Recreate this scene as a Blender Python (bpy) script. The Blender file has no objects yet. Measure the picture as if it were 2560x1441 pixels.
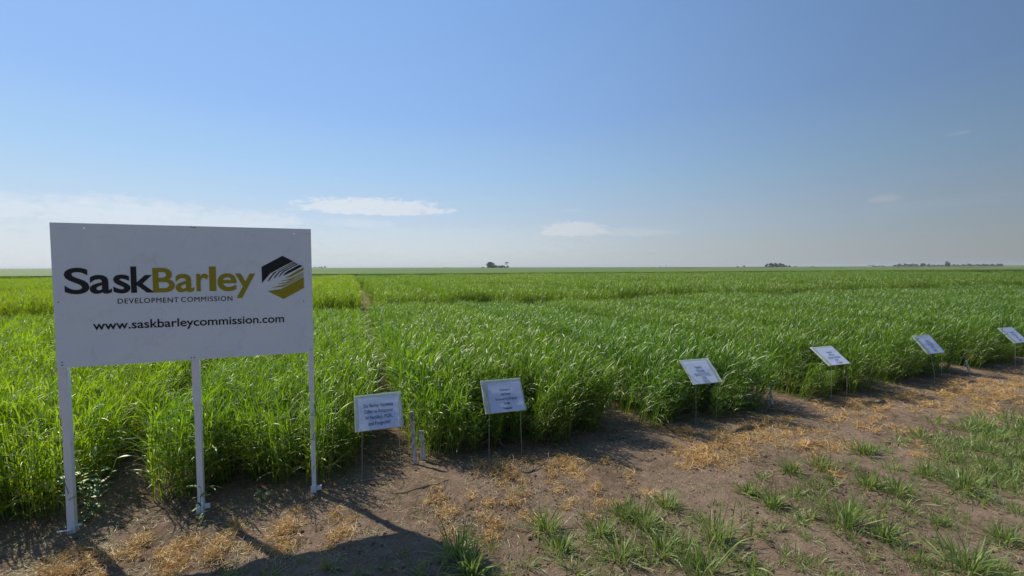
import bpy, math, random
import numpy as np
from mathutils import Vector, Matrix, Euler

# ------------------------------------------------------------------ camera
random.seed(7)
RNG = np.random.default_rng(11)
S = bpy.context.scene
COL = S.collection
F_PX, CAM_H = 1120.0, 1.6
PITCH = math.atan(52.0 / F_PX)
ROLL = -0.0025
cam_data = bpy.data.cameras.new("camera")
cam = bpy.data.objects.new("camera", cam_data)
COL.objects.link(cam)
cam_data.sensor_width = 36.0
cam_data.lens = 36.0 * F_PX / 2560.0
cam_data.clip_start = 0.05
cam_data.clip_end = 20000.0
cam.matrix_world = (Matrix.Translation((0, 0, CAM_H)) @ Euler((math.pi / 2 - PITCH, 0, 0)).to_matrix().to_4x4()
                    @ Matrix.Rotation(ROLL, 4, 'Z'))
S.camera = cam

# ------------------------------------------------------------------ sun and sky
TO_SUN = Vector((-0.73, 0.46, 1.0)).normalized()
SUN_EL = math.asin(TO_SUN.z)
SUN_AZ = math.atan2(TO_SUN.x, TO_SUN.y)          # from +Y towards +X
sun_data = bpy.data.lights.new("sun", 'SUN')
sun_data.energy = 4.6
sun_data.angle = math.radians(0.55)
sun_data.color = (1.0, 0.94, 0.84)
sun = bpy.data.objects.new("sun", sun_data)
COL.objects.link(sun)
sun.rotation_euler = TO_SUN.to_track_quat('Z', 'Y').to_euler()
sun.location = TO_SUN * 60

world = bpy.data.worlds.new("World")
S.world = world
world.use_nodes = True


class NT:
    """tiny helper for writing node trees"""
    def __init__(s, tree):
        s.t = tree
        s.n = tree.nodes
        s.l = tree.links

    def node(s, kind, **kw):
        n = s.n.new(kind)
        for k, v in kw.items():
            if k.startswith('_'):
                n.inputs[k[1:]].default_value = v
            else:
                setattr(n, k, v)
        return n

    def put(s, sock, v):
        if hasattr(v, 'is_linked') or isinstance(v, bpy.types.NodeSocket):
            s.l.new(v, sock)
        elif v is not None:
            sock.default_value = v

    def math(s, op, a, b=None, c=None, clamp=False):
        n = s.n.new('ShaderNodeMath')
        n.operation = op
        n.use_clamp = clamp
        s.put(n.inputs[0], a)
        if b is not None:
            s.put(n.inputs[1], b)
        if c is not None:
            s.put(n.inputs[2], c)
        return n.outputs[0]

    def mix(s, f, a, b, blend='MIX'):
        n = s.n.new('ShaderNodeMix')
        n.data_type = 'RGBA'
        n.blend_type = blend
        s.put(n.inputs[0], f)
        s.put(n.inputs[6], a)
        s.put(n.inputs[7], b)
        return n.outputs[2]

    def noise(s, vec, scale, detail=4, rough=0.55, dist=0.0):
        n = s.n.new('ShaderNodeTexNoise')
        if vec is not None:
            s.l.new(vec, n.inputs['Vector'])
        n.inputs['Scale'].default_value = scale
        n.inputs['Detail'].default_value = detail
        n.inputs['Roughness'].default_value = rough
        n.inputs['Distortion'].default_value = dist
        return n.outputs['Fac']

    def ramp(s, v, lo, hi, a=0.0, b=1.0, smooth=True):
        n = s.n.new('ShaderNodeMapRange')
        n.interpolation_type = 'SMOOTHSTEP' if smooth else 'LINEAR'
        s.put(n.inputs[0], v)
        n.inputs[1].default_value = lo
        n.inputs[2].default_value = hi
        n.inputs[3].default_value = a
        n.inputs[4].default_value = b
        return n.outputs[0]


def build_world():
    t = NT(world.node_tree)
    t.n.clear()
    out = t.node('ShaderNodeOutputWorld')
    bg = t.node('ShaderNodeBackground')
    sky = t.node('ShaderNodeTexSky', sky_type='NISHITA', sun_disc=False)
    sky.sun_elevation = SUN_EL
    sky.sun_rotation = SUN_AZ
    sky.altitude = 500
    sky.air_density = 1.0
    sky.dust_density = SKY_DUST
    sky.ozone_density = 2.0
    tc = t.node('ShaderNodeTexCoord')
    sep = t.node('ShaderNodeSeparateXYZ')
    t.l.new(tc.outputs['Generated'], sep.inputs[0])
    az = t.math('MULTIPLY', t.math('ARCTAN2', sep.outputs[0], sep.outputs[1]), 57.2958)
    el = t.math('MULTIPLY', t.math('ARCSINE', sep.outputs[2]), 57.2958)
    cmb = t.node('ShaderNodeCombineXYZ')
    t.l.new(az, cmb.inputs[0])
    t.l.new(t.math('MULTIPLY', el, 2.4), cmb.inputs[1])
    nz = t.noise(cmb.outputs[0], 0.75, 8, 0.68, 0.3)
    nz2 = t.noise(cmb.outputs[0], 0.16, 4, 0.55, 0.3)
    d = t.math('ADD', t.math('MULTIPLY', t.math('SUBTRACT', nz, 0.5), 2.3), t.math('MULTIPLY', t.math('SUBTRACT', nz2, 0.5), 0.9))
    total = None
    for (a0, e0, wa, up, dn, op) in CLOUDS:
        da = t.math('POWER', t.math('ABSOLUTE', t.math('DIVIDE', t.math('SUBTRACT', az, a0), wa)), 2.0)
        de = t.math('SUBTRACT', el, e0)
        up_ = t.math('POWER', t.math('MAXIMUM', t.math('DIVIDE', de, up), 0.0), 2.0)
        dn_ = t.math('POWER', t.math('MAXIMUM', t.math('DIVIDE', de, -dn), 0.0), 2.0)
        m = t.math('SUBTRACT', 1.0, t.math('ADD', da, t.math('ADD', up_, dn_)))
        m = t.math('ADD', m, d)
        m = t.ramp(m, 0.0, 0.60 if op > 0.75 else 1.0, 0.0, op)
        total = m if total is None else t.math('MAXIMUM', total, m)
    # clear air: pale and grey-white at the horizon, deeper blue above, brighter towards the sun's side
    ramp = t.node('ShaderNodeValToRGB')
    cr = ramp.color_ramp
    cr.interpolation = 'LINEAR'
    stops = [(0.0, (0.545, 0.612, 0.640)), (2.0, (0.540, 0.612, 0.650)), (5.5, (0.480, 0.604, 0.740)), (11.0, (0.356, 0.558, 0.799)),
             (18.0, (0.270, 0.462, 0.820)), (28.5, (0.227, 0.413, 0.783)), (45.0, (0.19, 0.38, 0.82)), (90.0, (0.16, 0.35, 0.84))]
    while len(cr.elements) < len(stops):
        cr.elements.new(0.5)
    for e, (deg, col) in zip(cr.elements, stops):
        e.position = deg / 90.0
        e.color = (*[v / SKY_STRENGTH for v in col], 1)
    wob = t.math('MULTIPLY', t.math('SUBTRACT', nz2, 0.5), 3.0)
    t.l.new(t.math('DIVIDE', t.math('MAXIMUM', t.math('ADD', el, t.math('MULTIPLY', wob, t.ramp(el, 0.0, 12.0, 1.0, 0.2))), 0.0), 90.0), ramp.inputs[0])
    hyp = t.math('SQRT', t.math('ADD', t.math('MULTIPLY', sep.outputs[0], sep.outputs[0]), t.math('MULTIPLY', sep.outputs[1], sep.outputs[1])))
    hyp = t.math('MAXIMUM', hyp, 0.001)
    sa, ca = math.sin(SUN_AZ), math.cos(SUN_AZ)
    cosaz = t.math('DIVIDE', t.math('ADD', t.math('MULTIPLY', sep.outputs[0], sa), t.math('MULTIPLY', sep.outputs[1], ca)), hyp)
    # the difference between the two sides fades out towards the zenith
    cosaz = t.math('MULTIPLY', cosaz, t.ramp(el, 35.0, 90.0, 1.0, 0.0))
    B = t.ramp(cosaz, -0.9, 1.0, 0.30, 1.12)
    grad = t.mix(1.0, ramp.outputs[0], B, 'MULTIPLY')
    white = t.mix(1.0, (*[v / SKY_STRENGTH for v in CLOUD_COL], 1), B, 'MULTIPLY')
    c = t.mix(0.08, grad, sky.outputs[0])
    c = t.mix(total, c, white)
    t.l.new(c, bg.inputs['Color'])
    bg.inputs['Strength'].default_value = SKY_STRENGTH
    t.l.new(bg.outputs[0], out.inputs[0])


SKY_STRENGTH = 0.12
SKY_DUST = 1.2
CLOUD_COL = (0.68, 0.73, 0.79)


def azel(px, py):
    u, v = px - 1280, py - 720.5
    return (math.degrees(math.atan(u / F_PX)), math.degrees(math.atan((668.5 - 0.0025 * u - py) / F_PX * math.cos(math.atan(u / F_PX)))))


def cl(px, py, wpx, uppx, dnpx, op):
    a, e = azel(px, py)
    c = math.cos(math.radians(a))
    return (a, e, wpx / F_PX * 57.3 * c * c, uppx / F_PX * 57.3 * c, dnpx / F_PX * 57.3 * c, op)


CLOUDS = [cl(935, 527, 215, 34, 14, 0.8), cl(900, 560, 130, 14, 14, 0.35), cl(330, 535, 340, 50, 60, 0.62), cl(600, 553, 230, 34, 40, 0.55),
          cl(20, 525, 130, 50, 40, 0.6), cl(250, 600, 800, 70, 110, 0.40), cl(1150, 600, 500, 40, 60, 0.25), cl(1430, 582, 100, 30, 12, 0.76), cl(1600, 585, 120, 20, 8, 0.4), cl(2205, 500, 50, 18, 10, 0.5),
          cl(2330, 515, 230, 18, 12, 0.15), cl(2380, 340, 40, 8, 4, 0.25), cl(1430, 528, 30, 6, 4, 0.2), cl(2480, 490, 90, 8, 6, 0.15)]
build_world()

S.render.engine = 'CYCLES'
S.cycles.use_denoising = True
S.cycles.max_bounces = 8
S.cycles.diffuse_bounces = 4
S.cycles.transmission_bounces = 5
S.cycles.transparent_max_bounces = 10
S.cycles.caustics_reflective = False
S.cycles.caustics_refractive = False
S.view_settings.view_transform = 'Standard'
S.view_settings.look = 'None'
S.view_settings.gamma = 1.0
S.view_settings.use_curve_mapping = False
S.view_settings.exposure = 0.0

# ------------------------------------------------------------------ helpers


def ray(px, py):
    a, b = px - 1280.0, py - 720.5
    c, s = math.cos(ROLL), math.sin(ROLL)
    u, v = c * a + s * b, -s * a + c * b
    cp, sp = math.cos(PITCH), math.sin(PITCH)
    return Vector((u / F_PX, cp - sp * v / F_PX, -sp - cp * v / F_PX))


def at(px, py, z=0.0):
    """point of height z that is seen at a pixel of the 2560 px photograph"""
    d = ray(px, py)
    k = (z - CAM_H) / d.z
    return Vector((d.x * k, d.y * k, z))


def at_depth(px, py, depth):
    d = ray(px, py)
    return Vector((d.x / d.y * depth, depth, CAM_H + d.z / d.y * depth))


YAW = 0.345                                   # the plots run along this direction
UX = Vector((math.cos(YAW), math.sin(YAW), 0))
VX = Vector((-math.sin(YAW), math.cos(YAW), 0))
O_PLOT = Vector((-0.80, 3.60, 0))


def fbm(x, y, scale, octaves=4, seed=0, rough=0.5):
    """value noise in -1..1 for numpy arrays"""
    out = np.zeros(np.broadcast(x, y).shape)
    amp, tot = 1.0, 0.0
    for o in range(octaves):
        xs, ys = x * scale + 17.3 * o + seed * 5.1, y * scale - 9.7 * o + seed * 3.7
        xi, yi = np.floor(xs), np.floor(ys)
        fx, fy = xs - xi, ys - yi
        fx, fy = fx * fx * (3 - 2 * fx), fy * fy * (3 - 2 * fy)

        def h(a, b):
            n = (a.astype(np.int64) * 374761393 + b.astype(np.int64) * 668265263 + (seed + o) * 982451653) & 0xffffffff
            n = ((n ^ (n >> 13)) * 1274126177) & 0xffffffff
            n = (n ^ (n >> 16)) & 0xffffffff
            return n / 2147483648.0 - 1.0
        v = (h(xi, yi) * (1 - fx) + h(xi + 1, yi) * fx) * (1 - fy) + (h(xi, yi + 1) * (1 - fx) + h(xi + 1, yi + 1) * fx) * fy
        out = out + amp * v
        tot += amp
        amp *= rough
        scale *= 2.03
    return out / tot


def ground_z(x, y):
    x = np.asarray(x, float)
    y = np.asarray(y, float)
    near = np.clip(1.5 - np.maximum(np.abs(x) - 10, 0) / 8 - np.maximum(y - 9, 0) / 6, 0, 1)
    z = 0.024 * fbm(x, y, 1.3, 3, 3) + 0.020 * fbm(x, y, 5.0, 3, 5)
    cl_ = fbm(x, y, 14.0, 3, 8, 0.6)
    z = z + 0.012 * np.maximum(cl_ - 0.05, 0) * 2.0 + 0.0055 * fbm(x, y, 26.0, 2, 9)
    # a small mound of dug soil round the left leg of the big sign
    z = z + 0.03 * np.exp(-(((x + 2.66) ** 2 + (y - 2.52) ** 2) / 0.006))
    return z * near


def gz(p):
    return float(ground_z(p[0], p[1]))


def tag(o, label=None, cat=None, group=None, kind=None):
    if label:
        o['label'] = label
    if cat:
        o['category'] = cat
    if group:
        o['group'] = group
    if kind:
        o['kind'] = kind
    return o


def mesh_obj(name, verts, faces, mat=None, parent=None, smooth=False, link=True):
    me = bpy.data.meshes.new(name)
    me.from_pydata([tuple(v) for v in verts], [], faces)
    me.update()
    if smooth:
        me.polygons.foreach_set('use_smooth', [True] * len(me.polygons))
    for m in (mat if isinstance(mat, (list, tuple)) else [mat] if mat else []):
        me.materials.append(m)
    o = bpy.data.objects.new(name, me)
    if link:
        COL.objects.link(o)
    if parent:
        o.parent = parent
    return o


def empty(name, loc, rotz=0.0):
    o = bpy.data.objects.new(name, None)
    o.empty_display_size = 0.1
    COL.objects.link(o)
    o.location = loc
    o.rotation_euler = (0, 0, rotz)
    return o


def box_mesh(x0, x1, y0, y1, z0, z1, bev=0.0):
    import bmesh
    bm = bmesh.new()
    vs = [bm.verts.new(p) for p in [(x0, y0, z0), (x1, y0, z0), (x1, y1, z0), (x0, y1, z0), (x0, y0, z1), (x1, y0, z1), (x1, y1, z1), (x0, y1, z1)]]
    for f in [(3, 2, 1, 0), (4, 5, 6, 7), (0, 1, 5, 4), (1, 2, 6, 5), (2, 3, 7, 6), (3, 0, 4, 7)]:
        bm.faces.new([vs[i] for i in f])
    if bev:
        bmesh.ops.bevel(bm, geom=bm.edges[:], offset=bev, segments=2, affect='EDGES', profile=0.5)
    return bm


def bm_obj(name, bm, mat, parent=None, smooth=False):
    me = bpy.data.meshes.new(name)
    bm.to_mesh(me)
    bm.free()
    me.materials.append(mat)
    if smooth:
        me.polygons.foreach_set('use_smooth', [True] * len(me.polygons))
    o = bpy.data.objects.new(name, me)
    COL.objects.link(o)
    if parent:
        o.parent = parent
    return o


def tube(pts, r, n=6, taper=None):
    """verts, faces of a tube along points"""
    V, Fc = [], []
    pts = [Vector(p) for p in pts]
    for i, p in enumerate(pts):
        d = (pts[min(i + 1, len(pts) - 1)] - pts[max(i - 1, 0)]).normalized()
        a = d.orthogonal().normalized() if abs(d.z) < 0.99 else Vector((1, 0, 0))
        b = d.cross(a)
        rr = r if taper is None else r * taper[i]
        for k in range(n):
            t = 2 * math.pi * k / n
            V.append(p + (a * math.cos(t) + b * math.sin(t)) * rr)
    for i in range(len(pts) - 1):
        for k in range(n):
            Fc.append((i * n + k, i * n + (k + 1) % n, (i + 1) * n + (k + 1) % n, (i + 1) * n + k))
    Fc.append(tuple(range(n))[::-1])
    Fc.append(tuple((len(pts) - 1) * n + k for k in range(n)))
    return V, Fc


# ------------------------------------------------------------------ materials


def new_mat(name):
    m = bpy.data.materials.new(name)
    m.use_nodes = True
    t = NT(m.node_tree)
    t.n.clear()
    out = t.node('ShaderNodeOutputMaterial')
    return m, t, out


def principled(t, out, color, rough=0.6, spec=0.4, **kw):
    p = t.node('ShaderNodeBsdfPrincipled')
    t.put(p.inputs['Base Color'], color)
    t.put(p.inputs['Roughness'], rough)
    t.put(p.inputs['Specular IOR Level'], spec)
    for k, v in kw.items():
        t.put(p.inputs[k.replace('_', ' ')], v)
    t.l.new(p.outputs[0], out.inputs[0])
    return p


def bump(t, p, height, strength=0.4, dist=0.01):
    b = t.node('ShaderNodeBump')
    b.inputs['Strength'].default_value = strength
    b.inputs['Distance'].default_value = dist
    t.l.new(height, b.inputs['Height'])
    t.l.new(b.outputs[0], p.inputs['Normal'])


def flat_mat(name, color, rough=0.6, spec=0.3):
    m, t, out = new_mat(name)
    principled(t, out, (*color, 1), rough, spec)
    return m


def leaf_mat(name, dark, light, trans, old=(0.42, 0.36, 0.12), rough=0.55, use_tint=True, trans_w=0.42, spec=0.2):
    """thin grass blade: diffuse + light shining through + waxy gloss; lv = tone of the blade, ov = yellowing"""
    m, t, out = new_mat(name)
    lv = t.node('ShaderNodeAttribute', attribute_name='lv')
    s = t.node('ShaderNodeSeparateXYZ')
    t.l.new(lv.outputs['Vector'], s.inputs[0])
    col = t.mix(s.outputs[0], (*dark, 1), (*light, 1))
    col = t.mix(s.outputs[1], col, (*old, 1))
    tr = t.mix(s.outputs[1], (*trans, 1), (old[0] * 1.2, old[1] * 1.1, old[2], 1))
    if use_tint:
        ti = t.node('ShaderNodeAttribute', attribute_name='tint', attribute_type='INSTANCER')
        col = t.mix(1.0, col, ti.outputs['Color'], 'MULTIPLY')
        tr = t.mix(1.0, tr, ti.outputs['Color'], 'MULTIPLY')
    d = t.node('ShaderNodeBsdfDiffuse')
    t.l.new(col, d.inputs[0])
    tl = t.node('ShaderNodeBsdfTranslucent')
    t.l.new(tr, tl.inputs[0])
    g = t.node('ShaderNodeBsdfGlossy')
    g.inputs['Roughness'].default_value = rough
    g.inputs['Color'].default_value = (0.95, 1.0, 0.72, 1)
    m1 = t.node('ShaderNodeMixShader')
    m1.inputs[0].default_value = trans_w
    t.l.new(d.outputs[0], m1.inputs[1])
    t.l.new(tl.outputs[0], m1.inputs[2])
    fr = t.node('ShaderNodeFresnel')
    fr.inputs[0].default_value = 1.42
    m2 = t.node('ShaderNodeMixShader')
    t.l.new(t.math('MULTIPLY', fr.outputs[0], spec), m2.inputs[0])
    t.l.new(m1.outputs[0], m2.inputs[1])
    t.l.new(g.outputs[0], m2.inputs[2])
    t.l.new(m2.outputs[0], out.inputs[0])
    return m


def soil_material():
    m, t, out = new_mat("soil")
    geo = t.node('ShaderNodeNewGeometry')
    P = geo.outputs['Position']
    n1 = t.noise(P, 1.1, 5, 0.6)
    n2 = t.noise(P, 14.0, 6, 0.65, 0.6)
    n3 = t.noise(P, 70.0, 5, 0.7)
    n4 = t.noise(P, 260.0, 3, 0.7)
    c = t.mix(t.ramp(n1, 0.35, 0.65), (0.145, 0.097, 0.061, 1), (0.250, 0.176, 0.115, 1))
    c = t.mix(t.ramp(n2, 0.42, 0.7, 0, 0.75), c, (0.29, 0.21, 0.145, 1))
    c = t.mix(t.ramp(n3, 0.50, 0.70, 0, 0.6), c, (0.095, 0.068, 0.052, 1))
    c = t.mix(t.ramp(n4, 0.62, 0.75, 0, 0.55), c, (0.34, 0.27, 0.19, 1))
    p = principled(t, out, c, 0.95, 0.12)
    h = t.math('ADD', t.math('MULTIPLY', n2, 1.0), t.math('ADD', t.math('MULTIPLY', n3, 0.45), t.math('MULTIPLY', n4, 0.16)))
    bump(t, p, h, 1.0, 0.022)
    return m


def canopy_material(name, c1, c2, c3):
    """top of dense crop seen from far away"""
    m, t, out = new_mat(name)
    geo = t.node('ShaderNodeNewGeometry')
    P = geo.outputs['Position']
    n1 = t.noise(P, 0.05, 4, 0.6)
    n2 = t.noise(P, 1.5, 5, 0.7)
    n0 = t.noise(P, 0.006, 3, 0.5)
    c = t.mix(t.ramp(n1, 0.35, 0.65), (*c1, 1), (*c2, 1))
    c = t.mix(t.ramp(n0, 0.45, 0.65, 0, 0.5), c, (*c3, 1))
    c = t.mix(t.ramp(n2, 0.4, 0.7, 0, 0.35), c, (c2[0] * 1.5, c2[1] * 1.4, c2[2] * 1.4, 1))
    p = principled(t, out, c, 0.75, 0.25)
    bump(t, p, n2, 0.6, 0.25)
    return m


M_SOIL = soil_material()
M_LEAF = leaf_mat("barley_leaf", (0.045, 0.098, 0.009), (0.155, 0.23, 0.026), (0.32, 0.50, 0.018), trans_w=0.46)
M_TUFT = leaf_mat("grass_blade", (0.07, 0.135, 0.028), (0.24, 0.32, 0.10), (0.34, 0.46, 0.08), use_tint=False, trans_w=0.40, spec=0.12)
M_WEED = leaf_mat("weed_leaf", (0.055, 0.125, 0.035), (0.13, 0.22, 0.075), (0.16, 0.32, 0.05), use_tint=False, trans_w=0.3)
M_DEAD = leaf_mat("dry_grass", (0.40, 0.205, 0.055), (0.78, 0.51, 0.19), (0.66, 0.39, 0.11), old=(0.58, 0.46, 0.28), use_tint=False, trans_w=0.25, spec=0.08)
M_LITTER = leaf_mat("straw", (0.07, 0.05, 0.035), (0.50, 0.38, 0.24), (0.3, 0.22, 0.12), use_tint=False, trans_w=0.1, spec=0.08)

# ------------------------------------------------------------------ ground


def axis(d0, d1, step, far0, far1):
    a = list(np.arange(d0, d1 + step / 2, step))
    s = step
    while a[-1] < far1:
        s *= 1.22
        a.append(a[-1] + s)
    s = step
    lo = []
    x = a[0]
    while x > far0:
        s *= 1.22
        x -= s
        lo.append(x)
    return np.array(lo[::-1] + a)


def build_ground():
    xs = axis(-4.2, 9.5, 0.028, -6000, 6000)
    ys = axis(1.3, 8.3, 0.028, -300, 6000)
    X, Y = np.meshgrid(xs, ys)
    Z = ground_z(X, Y)
    far = np.hypot(X, Y)
    # a low rise of the prairie far away on the right
    hill = 5.0 * np.exp(-(((X - 1750) / 420.0) ** 2 + ((Y - 1300) / 500.0) ** 2))
    Z = Z + np.where(far > 600, hill, 0)
    nx, ny = len(xs), len(ys)
    co = np.stack([X, Y, Z], -1).reshape(-1, 3)
    idx = np.arange(nx * ny).reshape(ny, nx)
    q = np.stack([idx[:-1, :-1], idx[:-1, 1:], idx[1:, 1:], idx[1:, :-1]], -1).reshape(-1, 4)
    me = bpy.data.meshes.new("ground")
    me.vertices.add(len(co))
    me.vertices.foreach_set('co', co.ravel())
    me.loops.add(q.size)
    me.loops.foreach_set('vertex_index', q.ravel())
    me.polygons.add(len(q))
    me.polygons.foreach_set('loop_start', np.arange(0, q.size, 4))
    me.polygons.foreach_set('use_smooth', np.ones(len(q), bool))
    me.update(calc_edges=True)
    me.materials.append(M_SOIL)
    o = bpy.data.objects.new("ground", me)
    COL.objects.link(o)
    tag(o, "bare brown trodden soil path along the front of the barley plots", None, None, 'structure')


build_ground()


class Blades:
    """collects bent ribbons into one mesh with the per-vertex attribute lv (tone, yellowing, 0)"""
    def __init__(s):
        s.v, s.f, s.a = [], [], []

    def ribbon(s, base, az, elev, length, width, bend, nseg=5, tone=0.5, old=0.0, twist=0.0, fold=0.25, curl=0.0, prof=0, floor=None):
        p = Vector(base)
        th = elev
        i0 = len(s.v)
        seg = length / nseg
        for i in range(nseg + 1):
            k = i / nseg
            if prof == 0:
                w = width * (0.55 + 0.9 * k if k < 0.35 else 0.865 * (1.0 - ((k - 0.35) / 0.65) ** 1.7) + 0.02)
            elif prof == 1:                     # even straw
                w = width * (1 - 0.3 * k)
            else:                               # broad leaf
                w = width * (0.12 + math.sin(math.pi * min(1, k * 0.94 + 0.04)) ** 0.8)
            d = Vector((math.cos(az) * math.cos(th), math.sin(az) * math.cos(th), math.sin(th)))
            side = Vector((-math.sin(az), math.cos(az), 0))
            nrm = side.cross(d)
            tw = twist * k
            sd = side * math.cos(tw) + nrm * math.sin(tw)
            dn = d.cross(sd)
            s.v += [p - sd * w / 2 + dn * w * fold, p.copy(), p + sd * w / 2 + dn * w * fold] if fold else [p - sd * w / 2, p + sd * w / 2]
            n = 3 if fold else 2
            s.a += [(tone, old, 0.0)] * n
            p = p + d * seg
            if floor is not None and p.z < floor:
                p.z = floor
                th = max(th, 0.0)
            th -= bend / nseg * (0.4 + 1.2 * k)
            az += curl / nseg
        n = 3 if fold else 2
        for i in range(nseg):
            a = i0 + i * n
            for j in range(n - 1):
                s.f.append((a + j, a + j + 1, a + n + j + 1, a + n + j))

    def obj(s, name, mat, parent=None, link=True, smooth=True):
        o = mesh_obj(name, s.v, s.f, mat, parent, smooth, link)
        at_ = o.data.attributes.new('lv', 'FLOAT_VECTOR', 'POINT')
        at_.data.foreach_set('vector', np.array(s.a, dtype=np.float32).ravel())
        return o


# ------------------------------------------------------------------ barley


def barley_patch(seed, du, dv, n_stems, nleaf, wide, seg, fold, scale_len=1.0):
    r = random.Random(seed)
    b = Blades()
    for i in range(n_stems):
        x, y = r.gauss(0, du * 0.28), r.uniform(-dv / 2, dv / 2)
        x = max(-du * 0.75, min(du * 0.75, x))
        H = r.uniform(0.55, 0.72)
        ta, tm = r.uniform(0, 6.283), abs(r.gauss(0.0, 0.10))
        tone = r.random()
        tip = Vector((x + math.cos(ta) * tm * H, y + math.sin(ta) * tm * H, H))
        b.ribbon((x, y, -0.02), ta, math.pi / 2 - tm, H + 0.02, 0.0055 * wide, 0.0, 2, tone * 0.6, max(0, r.gauss(0.0, 0.12)), 0.0, 0.0, 0, 1)
        base_az = r.uniform(0, 6.283)
        for k in range(nleaf):
            hh = (0.14 + 0.86 * (k + 0.5 * r.random()) / nleaf) * H
            px = x + (tip.x - x) * hh / H
            py = y + (tip.y - y) * hh / H
            az = base_az + k * math.pi + r.gauss(0, 0.5)
            top = k >= nleaf - 2
            ln = (r.uniform(0.11, 0.21) if top else r.uniform(0.16, 0.27)) * scale_len
            el = r.uniform(1.1, 1.5) if top else r.uniform(0.75, 1.3)
            bend = r.choice([r.uniform(0.3, 0.9), r.uniform(1.0, 2.1), r.uniform(1.3, 2.6)])
            old = 0.0
            if hh < 0.24 and r.random() < 0.55:
                old = r.uniform(0.3, 0.9)
            elif r.random() < 0.04:
                old = r.uniform(0.1, 0.45)
            b.ribbon((px, py, hh), az, el, ln, r.uniform(0.0065, 0.0120) * wide, bend, seg, min(1, max(0, tone + r.gauss(0, 0.22))), old,
                     r.uniform(-1.6, 1.6), fold, r.uniform(-0.4, 0.4))
    return b


def proto_collection(name, builders, mat):
    c = bpy.data.collections.new(name)
    for i, b in enumerate(builders):
        o = b.obj("%s_piece" % name, mat, link=False)
        o.name = "%s_piece_%02d" % (name, i)
        c.objects.link(o)
    return c


def instancer(name, coll, P, R, Sc, idx, tint=None):
    """one stuff object that puts copies of a few meshes on its points"""
    n = len(P)
    me = bpy.data.meshes.new(name)
    me.vertices.add(n)
    me.vertices.foreach_set('co', np.asarray(P, np.float32).ravel())
    for nm, ty, arr in (('rot', 'FLOAT_VECTOR', R), ('scl', 'FLOAT_VECTOR', Sc)):
        a = me.attributes.new(nm, ty, 'POINT')
        a.data.foreach_set('vector', np.asarray(arr, np.float32).ravel())
    a = me.attributes.new('idx', 'INT', 'POINT')
    a.data.foreach_set('value', np.asarray(idx, np.int32))
    if tint is not None:
        a = me.attributes.new('tint', 'FLOAT_VECTOR', 'POINT')
        a.data.foreach_set('vector', np.asarray(tint, np.float32).ravel())
    o = bpy.data.objects.new(name, me)
    COL.objects.link(o)
    g = bpy.data.node_groups.new(name, 'GeometryNodeTree')
    g.interface.new_socket('Geometry', in_out='INPUT', socket_type='NodeSocketGeometry')
    g.interface.new_socket('Geometry', in_out='OUTPUT', socket_type='NodeSocketGeometry')
    N, L = g.nodes, g.links
    gi, go = N.new('NodeGroupInput'), N.new('NodeGroupOutput')
    iop = N.new('GeometryNodeInstanceOnPoints')
    ci = N.new('GeometryNodeCollectionInfo')
    ci.inputs['Collection'].default_value = coll
    ci.inputs['Separate Children'].default_value = True
    ci.inputs['Reset Children'].default_value = True

    def attr(nm, ty):
        q = N.new('GeometryNodeInputNamedAttribute')
        q.data_type = ty
        q.inputs['Name'].default_value = nm
        return q.outputs['Attribute']
    L.new(gi.outputs[0], iop.inputs['Points'])
    L.new(ci.outputs[0], iop.inputs['Instance'])
    iop.inputs['Pick Instance'].default_value = True
    L.new(attr('idx', 'INT'), iop.inputs['Instance Index'])
    L.new(attr('rot', 'FLOAT_VECTOR'), iop.inputs['Rotation'])
    L.new(attr('scl', 'FLOAT_VECTOR'), iop.inputs['Scale'])
    L.new(iop.outputs[0], go.inputs[0])
    md = o.modifiers.new('scatter', 'NODES')
    md.node_group = g
    return o


PLOT_W = 2.05


def plot_tint(pi, ri):
    """colour and height of a plot: every treatment grows a little differently"""
    r = random.Random(pi * 31 + ri * 977)
    if pi < 0:
        base = (1.12, 1.14, 0.72)
    else:
        base = (0.84, 0.96, 1.05)
    if ri >= 1:
        base = tuple(a * b for a, b in zip(base, (1.24, 1.10, 0.85)))
    j = r.uniform(-0.10, 0.10)
    return (base[0] * (1 + j), base[1] * (1 + j * 0.5), base[2] * (1 - j)), 1.0 + r.uniform(-0.06, 0.06)


def tilt_euler(rz, lx, ly):
    """rotation about z by rz and then a lean of (lx, ly)"""
    m = Matrix.Rotation(ly, 3, 'X') @ Matrix.Rotation(lx, 3, 'Y') @ Matrix.Rotation(rz, 3, 'Z')
    e = m.to_euler()
    return (e.x, e.y, e.z)


def in_view(x, y, margin=1.2):
    return y > 0.5 and abs(x) < y * 1.16 + margin


BOARDS = []
for (bx, by) in ((-0.999, 3.321), (-0.049, 3.653), (1.992, 4.502), (3.909, 5.293), (5.907, 6.188), (8.038, 7.02)):
    q_ = Vector((bx, by, 0)) - O_PLOT
    BOARDS.append((q_.dot(UX), q_.dot(VX)))


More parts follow.
